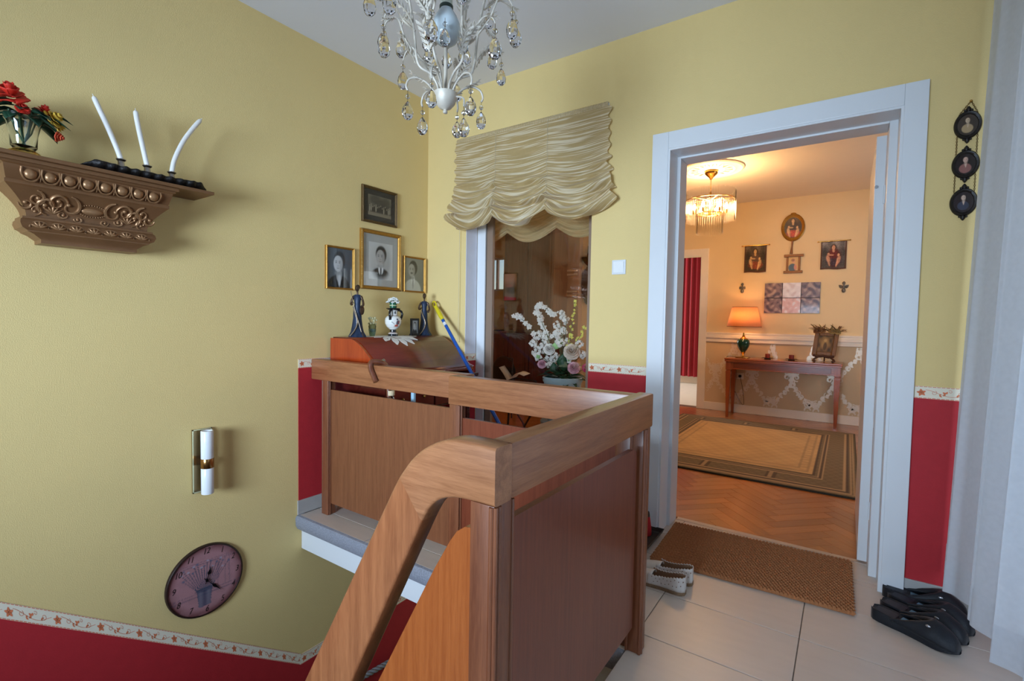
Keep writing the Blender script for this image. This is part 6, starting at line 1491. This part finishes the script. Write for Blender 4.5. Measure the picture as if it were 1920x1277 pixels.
# --- rug
rx0, rx1, ry0, ry1 = -1.66, .105, 3.90, 6.22
rg = thing('carpet_rug', 'large beige rug with olive brown striped border on the parquet', 'rug', ((rx0+rx1)/2, (ry0+ry1)/2, 0))
def rugc(u, v):
    x, y = rx0+(rx1-rx0)*u, ry0+(ry1-ry0)*v; fld, bor, drk, lit = lin((196, 160, 112)), lin((124, 106, 80)), lin((74, 60, 50)), lin((180, 150, 112))
    dx, dy = min(x-rx0, rx1-x), min(y-ry0, ry1-y); noise = .10*math.sin(x*61)*math.sin(y*47)+.08*math.sin(x*17+2*math.sin(y*9))
    fx, fy = dx/.285, dy/.42 if y < 5 else dy/.29
    s = min(fx, fy); d = s*.285
    if s >= 1:
        c = mix(fld, tuple(q*.82 for q in fld), .5+noise*3 if .5+noise*3 > 0 else 0); 
        if 1.10 < min(dx/.285, fy*1.0) < 1.16 or 1.32 < s < 1.37: c = mix(c, bor, .45)
        if 1.16 < fx < 1.32 and fx < fy*1.1 and (y*12) % 1 < .12: c = mix(c, drk, .45)
        return c
    c = mix(bor, tuple(q*.7 for q in bor), .5+.5*math.sin(x*95+3*math.sin(y*60))*math.sin(y*120))
    for lo, hi, cc_ in ((.93, 1., drk), (.84, .87, lit), (.79, .84, drk), (.75, .78, lit), (.27, .31, lit), (.20, .26, drk), (.15, .18, lit), (.08, .11, lit)):
        if lo < s < hi: c = mix(c, cc_, .8)
    if fx > .9 and fy < .9 and .35 < fy < .75:
        k_ = (x*2.1) % 1
        if k_ < .05 or .1 < k_ < .15: c = mix(c, drk, .7)
        elif .05 < k_ < .1: c = mix(c, lit, .6)
    if s < .05: c = mix(c, lin((60, 56, 40)), .85)
    return c
m = M(); m.grid(lambda u, v: (rx0+(rx1-rx0)*u, ry0+(ry1-ry0)*v, .013), 200, 220, col=rugc); m.obj('pile', printmat('rug_pile', .95, .22, 0, .5), rg, fixn=False)
m = M(); m.box((rx0, ry0, .0005), (rx1, ry1, .0125)); m.obj('binding', mat('dark_olive_binding', (52, 48, 36), .9), rg)

# --- far room: red curtain
rc = thing('red_curtain', 'dark red pleated curtain hanging in the room beyond the far doorway', 'curtain', (-2.6, 9.4, .12))
m = M(); m.grid(lambda a, b: (-3.9+2.6*a, 9.42+.045*math.sin(a*2*PI*26)+.012*math.sin(a*2*PI*61), 2.50-2.36*b), 420, 4); m.obj('fabric', cloth('red_velvet', (166, 26, 44), .25, .8), rc, smooth=180, fixn=False)
m = M(); m.box((-3.9, 9.36, 2.50), (-1.3, 9.50, 2.60), .004); m.obj('pelmet', m_white, rc)

# --- through the glazed door: cabinets, pilaster, gilt ornament, painted window reflection
w_cab = wood('brown_cabinet', (122, 92, 72), (146, 114, 90), 'z', 5, .35, .3); w_cabd = wood('dark_red_cabinet', (70, 22, 14), (98, 36, 22), 'z', 6, .3, .4)
cy = 6.25; cx0 = -5.55; cx1 = ony((1036, 550), cy).x
cab = thing('wall_cabinet', 'tall brown panelled wall cabinet with dark red lower doors behind the glass', 'cabinet', ((cx0+cx1)/2, 6.5, 0))
m = M(); m.box((cx0, cy+.02, .0), (cx1, FY-.02, .97)); m.obj('base_carcass', w_cabd, cab)
px0_ = -4.47
m = M(); m.box((px0_, cy+.02, .97), (cx1, FY-.02, 2.62)); m.obj('upper_carcass', w_cab, cab)
nd = 5; dw = (cx1-cx0)/nd
for k in range(nd):
    m = M(); x_ = cx0+k*dw
    m.box((x_+.01, cy, .05), (x_+dw-.01, cy+.02, .93), .004); d_ = m.obj('lower_door', w_cabd, cab)
    m = M()
    for (a1, b1_, c1, d1) in ((.07, dw-.07, .12, .14), (.07, dw-.07, .84, .86), (.07, .09, .14, .84), (dw-.09, dw-.07, .14, .84)): m.box((x_+a1, cy-.012, c1), (x_+b1_, cy, d1), .003)
    m.obj('door_moulding', w_cabd, d_)
for k, (xa_, xb_) in enumerate(((px0_, (px0_+cx1)/2), ((px0_+cx1)/2, cx1))):
    m = M(); m.box((xa_+.008, cy, 1.0), (xb_-.008, cy+.02, 2.58), .004); d_ = m.obj('upper_door', w_cab, cab)
    m = M()
    for (a1, b1_, c1, d1) in ((.05, xb_-xa_-.05, 1.06, 1.09), (.05, xb_-xa_-.05, 2.49, 2.52), (.05, .075, 1.09, 2.49), (xb_-xa_-.075, xb_-xa_-.05, 1.09, 2.49)): m.box((xa_+a1, cy-.012, c1), (xa_+b1_, cy, d1), .003)
    m.obj('door_moulding', w_cab, d_)
m = M(); m.box((cx0, cy-.02, .94), (cx1, FY-.02, .97), .004); m.obj('worktop', w_cabd, cab)
pl0, pl1 = ony((1041, 550), FY-.12).x, ony((1085, 550), FY-.12).x
pi_ = thing('wall_pilaster', 'pale beige panelled pilaster beside the gilt ornament behind the glass', 'pilaster', ((pl0+pl1)/2, FY, 0))
m_pil = mat('pale_beige_paint', (196, 172, 150), .5, var=.03)
m = M(); m.box((pl0, FY-.12, 0), (pl1, FY, CZ2-.01), .004); m.obj('shaft', m_pil, pi_)
for z_ in (1.52, 1.58, 1.84, 1.90):
    m = M(); m.box((pl0+.10, FY-.135, z_), (pl1-.03, FY-.12, z_+.028), .005); m.obj('moulding', m_creamwhite, pi_)
gx_ = ony((1108, 520), FY).x; gz = 1.78
go = thing('gilt_wall_ornament', 'carved gilt wall ornament at the right edge of the glazed door', 'wall ornament', (gx_, FY, 1.42))
m_gc = mat('dark_carved_gilt', (104, 72, 36), .45, metal=.5, var=.5, scale=40, bump=.8, bscale=60)
m = M(); m.ball((gx_, FY-.03, gz-.08), (.14, .045, .30), 22, 16)
for i, v in enumerate(m.v):
    n_ = 1+.10*math.sin(v[0]*90)*math.sin(v[2]*70); m.v[i] = (gx_+(v[0]-gx_)*n_, v[1], gz-.08+(v[2]-gz+.08)*n_)
m.obj('carved_body', m_gc, go, smooth=60)
m = M(); m.lathe([(.03, .0), (.08, .04), (.13, .12), (.14, .135), (.03, .14)], (gx_, FY-.06, gz+.20), 20, sy=.4); m.obj('carved_cup', m_gc, go, smooth=50)
m = M(); m.tube([(gx_, FY-.06, gz+.33), (gx_, FY-.06, gz+.5)], [.04, .03], 12); m.obj('dark_candle', mat('dark_brown_wax', (72, 42, 24), .5), go, smooth=60)
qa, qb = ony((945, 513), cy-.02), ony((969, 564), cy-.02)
def window_refl(u, v):  # panel colours paint a window's reflection in the cabinet glass
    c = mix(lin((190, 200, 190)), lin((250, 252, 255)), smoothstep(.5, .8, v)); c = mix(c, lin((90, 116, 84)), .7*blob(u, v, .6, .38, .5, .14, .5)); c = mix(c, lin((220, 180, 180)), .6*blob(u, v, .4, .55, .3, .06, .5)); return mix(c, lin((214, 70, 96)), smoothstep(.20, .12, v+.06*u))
picture('painted_window_reflection', 'framed panel painted as a window reflection on the cabinet front behind the glass', 'picture', 'B', qa.x, qb.x, qb.z, qa.z, cy-.014, .008, m_silver, window_refl, glass=False, res=(30, 40))

# --- flower arrangement on a round stand just behind the glass
AY = 3.06
def A(px, py, dy=0.): return ony((px, py), AY+dy)
pr, pl_, prr = A(1055, 706), A(1020, 706), A(1091, 706); pR = (prr.x-pl_.x)/2*.92; pz = pr.z
zt2 = A(1040, 786).z
std = thing('flower_stand', 'pale blue round flower stand behind the glass', 'stand', (pr.x, AY, 0))
m = M(); m.lathe([(.15, zt2-.02), (.155, zt2-.016), (.155, zt2-.004), (.15, zt2)], (pr.x, AY, 0), 32); m.obj('stand_top', mat('pale_blue_grey', (176, 190, 198), .4), std, smooth=40)
m = M(); m.tube([(pr.x, AY, 0.012), (pr.x, AY, zt2-.02)], .018, 12); m.lathe([(.12, 0), (.12, .012), (.02, .02)], (pr.x, AY, 0), 24); m.obj('stand_foot', m_black, std, smooth=40)
fa_ = thing('flower_arrangement', 'big arrangement of white, pink and yellow flowers in a pale blue pot', 'flower arrangement', (pr.x, AY, zt2))
hp_ = pz-zt2
m = M(); m.lathe([(pR*.72, .001), (pR*.76, .01), (pR*.93, hp_*.80), (pR*.95, hp_*.86), (pR*1.0, hp_*.90), (pR*1.02, hp_*.98), (pR*.98, hp_), (pR*.90, hp_*.97), (pR*.05, hp_*.93)], (pr.x, AY, zt2), 40); pot = m.obj('pot', mat('pale_blue_pot', (172, 200, 210), .4, var=.03), fa_, smooth=40)
m = M()
for k in range(44): a = 2*PI*k/44; m.ball((pr.x+pR*.93*math.cos(a), AY+pR*.93*math.sin(a), zt2+hp_*.68), (.006, .006, .010), 6, 4)
m.obj('beaded_relief', mat('pale_blue_pot', (172, 200, 210), .4), pot, smooth=80, kind='stuff')
m_w = mat('white_silk_petal', (234, 232, 228), .6, var=.04, sss=.1); m_pk = mat('pink_silk_petal', (226, 172, 190), .6, var=.14, scale=60); m_mg = mat('magenta_silk_petal', (206, 46, 110), .6, var=.2, scale=60); m_yl = mat('lemon_petal', (226, 222, 96), .6, var=.15, scale=60); m_cr = mat('cream_rose_petal', (226, 212, 198), .6, var=.06, scale=40)
m_lf = mat('dark_leaf', (30, 78, 50), .5, var=.3, scale=40); m_lf2 = mat('light_green_bract', (150, 198, 130), .55, var=.15)
rf = random.Random(21)
def cam_dir(p): return (Vector((0, 0, EYE))-p).normalized()
def five(c, R, ax, mm_, name='blossom', centre=None, n=5):
    t = Vector(ax).normalized(); u, w_ = frame_from(t); m = M(); ph = rf.random()*6
    for k in range(n):
        a = ph+2*PI*k/n; d = u*math.cos(a)+w_*math.sin(a); leaf_mesh(m, Vector(c)+t*.001, d+t*.25, R, R*.42, .25, t, 4)
    o = m.obj(name, mm_, fa_, smooth=60, thick=.0006)
    if centre:
        m = M(); m.ball(Vector(c)+t*.004, R*.22, 7, 5); m.obj('flower_centre', centre, o, smooth=60)
base = Vector((pr.x, AY, pz-.02))
def stem(pts, r=.0018, mm_=m_stem):
    m = M(); m.tube(pts, r, 6); m.obj('stem', mm_, fa_, smooth=60)
# arching white orchid sprays
for pts in (((1040, 690), (1018, 660), (998, 625), (980, 600), (966, 592)), ((1042, 690), (1030, 640), (1014, 600), (1005, 580), (1012, 572), (1028, 582), (1040, 592)), ((1046, 690), (1040, 640), (1020, 615), (1010, 590))):
    P3 = [A(*q, dy=rf.uniform(-.03, .03)) for q in pts]; P3 = bez([base]+P3, 6); stem(P3)
    for k in range(14, len(P3), 2):
        for s in range(1 if k < 18 else 2): c = P3[k]+Vector((rf.uniform(-.012, .012), rf.uniform(-.012, .012), rf.uniform(-.008, .012))); five(c, rf.uniform(.017, .025), cam_dir(c)+Vector((rf.uniform(-.5, .5), 0, rf.uniform(-.4, .5))), m_w)
# yellow sprays
for pts in (((1062, 690), (1068, 640), (1074, 600), (1078, 565)), ((1066, 690), (1076, 650), (1088, 630), (1098, 612)), ((1060, 690), (1066, 650), (1072, 625))):
    P3 = bez([base]+[A(*q, dy=rf.uniform(-.02, .04)) for q in pts], 6); stem(P3, .0016)
    for k in range(11, len(P3)):
        c = P3[k]+Vector((rf.uniform(-.014, .014), rf.uniform(-.012, .012), rf.uniform(-.01, .01))); five(c, rf.uniform(.009, .015), cam_dir(c)+Vector((rf.uniform(-.7, .7), 0, rf.uniform(-.5, .6))), m_yl, n=4)
# lilac-like white clusters
for (px_, py_, R_, n_) in ((1008, 628, .040, 24), (1000, 645, .035, 20), (1025, 630, .035, 20), (1045, 625, .040, 24), (1056, 620, .030, 16), (1052, 590, .035, 18), (1062, 602, .03, 14), (1040, 670, .045, 28), (1034, 685, .040, 24), (1092, 665, .032, 20), (1015, 655, .035, 18), (1022, 640, .035, 18), (1050, 640, .035, 20), (1004, 660, .03, 14), (1030, 670, .04, 20), (1060, 640, .03, 14), (1086, 645, .028, 12), (1012, 672, .03, 12), (1044, 610, .03, 14)):
    c0_ = A(px_, py_, rf.uniform(-.05, .03)); stem([base, c0_.lerp(base, .4)+Vector((0, 0, .02)), c0_])
    for k in range(n_):
        d = Vector((rf.gauss(0, 1), rf.gauss(0, 1), rf.gauss(0, 1))).normalized()*R_*rf.uniform(.5, 1); five(c0_+d, rf.uniform(.011, .016), d+cam_dir(c0_)*R_, m_w, n=4)
# big blooms
for k, (px_, py_, R_, mm_, dy) in enumerate(((1072, 660, .062, m_cr, -.05), (1030, 655, .045, m_w, -.05), (1016, 683, .034, m_pk, -.07), (1076, 690, .046, m_pk, -.09), (1100, 690, .034, m_mg, -.05))):
    c = A(px_, py_, dy); m = M(); rose_mesh(m, c-cam_dir(c)*R_*.2, R_, cam_dir(c)+Vector((0, 0, .3)), seed=40+k, rows=((3, .2, .95), (4, .4, .85), (5, .6, .65), (6, .8, .45), (7, 1., .2))); m.obj('rose', mm_, fa_, smooth=60, thick=.0008)
    stem([base, c-cam_dir(c)*R_*.3])
c = A(1008, 668, -.06); five(c, .038, cam_dir(c), m_w, 'dogwood_flower', m_lf2, 4); c = A(1009, 669, -.066); five(c, .018, cam_dir(c), m_lf2, 'green_bract', None, 4)
c = A(1066, 676, -.05); five(c, .03, cam_dir(c), m_w, 'dogwood_flower', m_lf2, 4)
# leaves
for k in range(46):
    a = k*2.4; el = rf.uniform(-.15, .9); d = Vector((math.cos(a), math.sin(a)*.8, el)); p = base+Vector((rf.uniform(-.05, .05), rf.uniform(-.05, .05), rf.uniform(0, .05))); m = M(); leaf_mesh(m, p+d*.03, d, rf.uniform(.07, .13), rf.uniform(.018, .034), rf.uniform(.1, .6)); m.obj('leaf', m_lf, fa_, smooth=60, thick=.0008)
for (px_, py_, l, w__) in ((1052, 690, .11, .036), (1058, 695, .10, .03), (1040, 700, .08, .03)):
    p = A(px_, py_, -.06); m = M(); leaf_mesh(m, p, (rf.uniform(-.2, .3), -.2, 1), l, w__, .15, (.4, -.9, 0)); m.obj('leaf', m_lf, fa_, smooth=60, thick=.0008)
for (px_, py_) in ((1042, 655), (1048, 648)):
    p = A(px_, py_, -.02); m = M(); leaf_mesh(m, p, (.2, -.2, 1), .06, .028, .15, (.4, -.9, 0)); m.obj('leaf', m_lf2, fa_, smooth=60, thick=.0008)

# --- black wrought iron rack with an open booklet, behind the glass
RY = 3.45
def Q(px, py, dy=0.): return ony((px, py), RY+dy)
rk = thing('iron_rack', 'black wrought iron rack with round panel standing behind the glass', 'rack', (Q(960, 700).x, RY, 0))
m_iron = mat('black_iron', (18, 16, 18), .5)
c = Q(938, 700); m = M(); m.ball((c.x, RY+.05, c.z), (.13, .02, .15), 24, 12); m.obj('round_panel', m_iron, rk, smooth=60)
t1 = Q(961, 672); m = M(); m.tube([t1+Vector((-.03, 0, 0)), t1, Vector((t1.x, RY, .30))], .006, 8); m.obj('upright_rod', m_iron, rk)
v0 = Q(983, 800); va_, vb_ = Q(969, 770), Q(1000, 770)
m = M(); m.tube(bez([Vector((va_.x, RY, .62)), va_, v0, Vector((v0.x+.03, RY, .0))], 6), .009, 8); m.tube([Vector((vb_.x+.02, RY, .64)), vb_, v0], .009, 8); m.obj('bent_legs', m_iron, rk, smooth=60)
m = M(); a1 = Q(945, 768); m.tube([Vector((a1.x, RY+.1, .66)), Vector((a1.x-.05, RY+.12, 0))], .009, 8); m.tube([Vector((a1.x-.06, RY+.1, .64)), Vector((vb_.x+.02, RY, .64))], .008, 8); m.obj('back_leg', m_iron, rk)
bk = thing('open_booklet', 'open white booklet with curled pages resting on the iron rack', 'book', (Q(975, 708).x, RY, .655))
for k, (pa, pb2, pc2) in enumerate((((942, 688), (950, 700), (957, 712)), ((962, 710), (974, 700), (988, 704)))):
    p3 = bez([Q(*pa), Q(*pb2), Q(*pc2)], 6); m = M(); m.loft([[q+Vector((0, -.05, 0)) for q in p3], [q+Vector((.0, .05, .012)) for q in p3]], cap=False, closed=False); m.obj('page', mat('white_paper', (226, 222, 212), .7), bk, smooth=60, thick=.003)
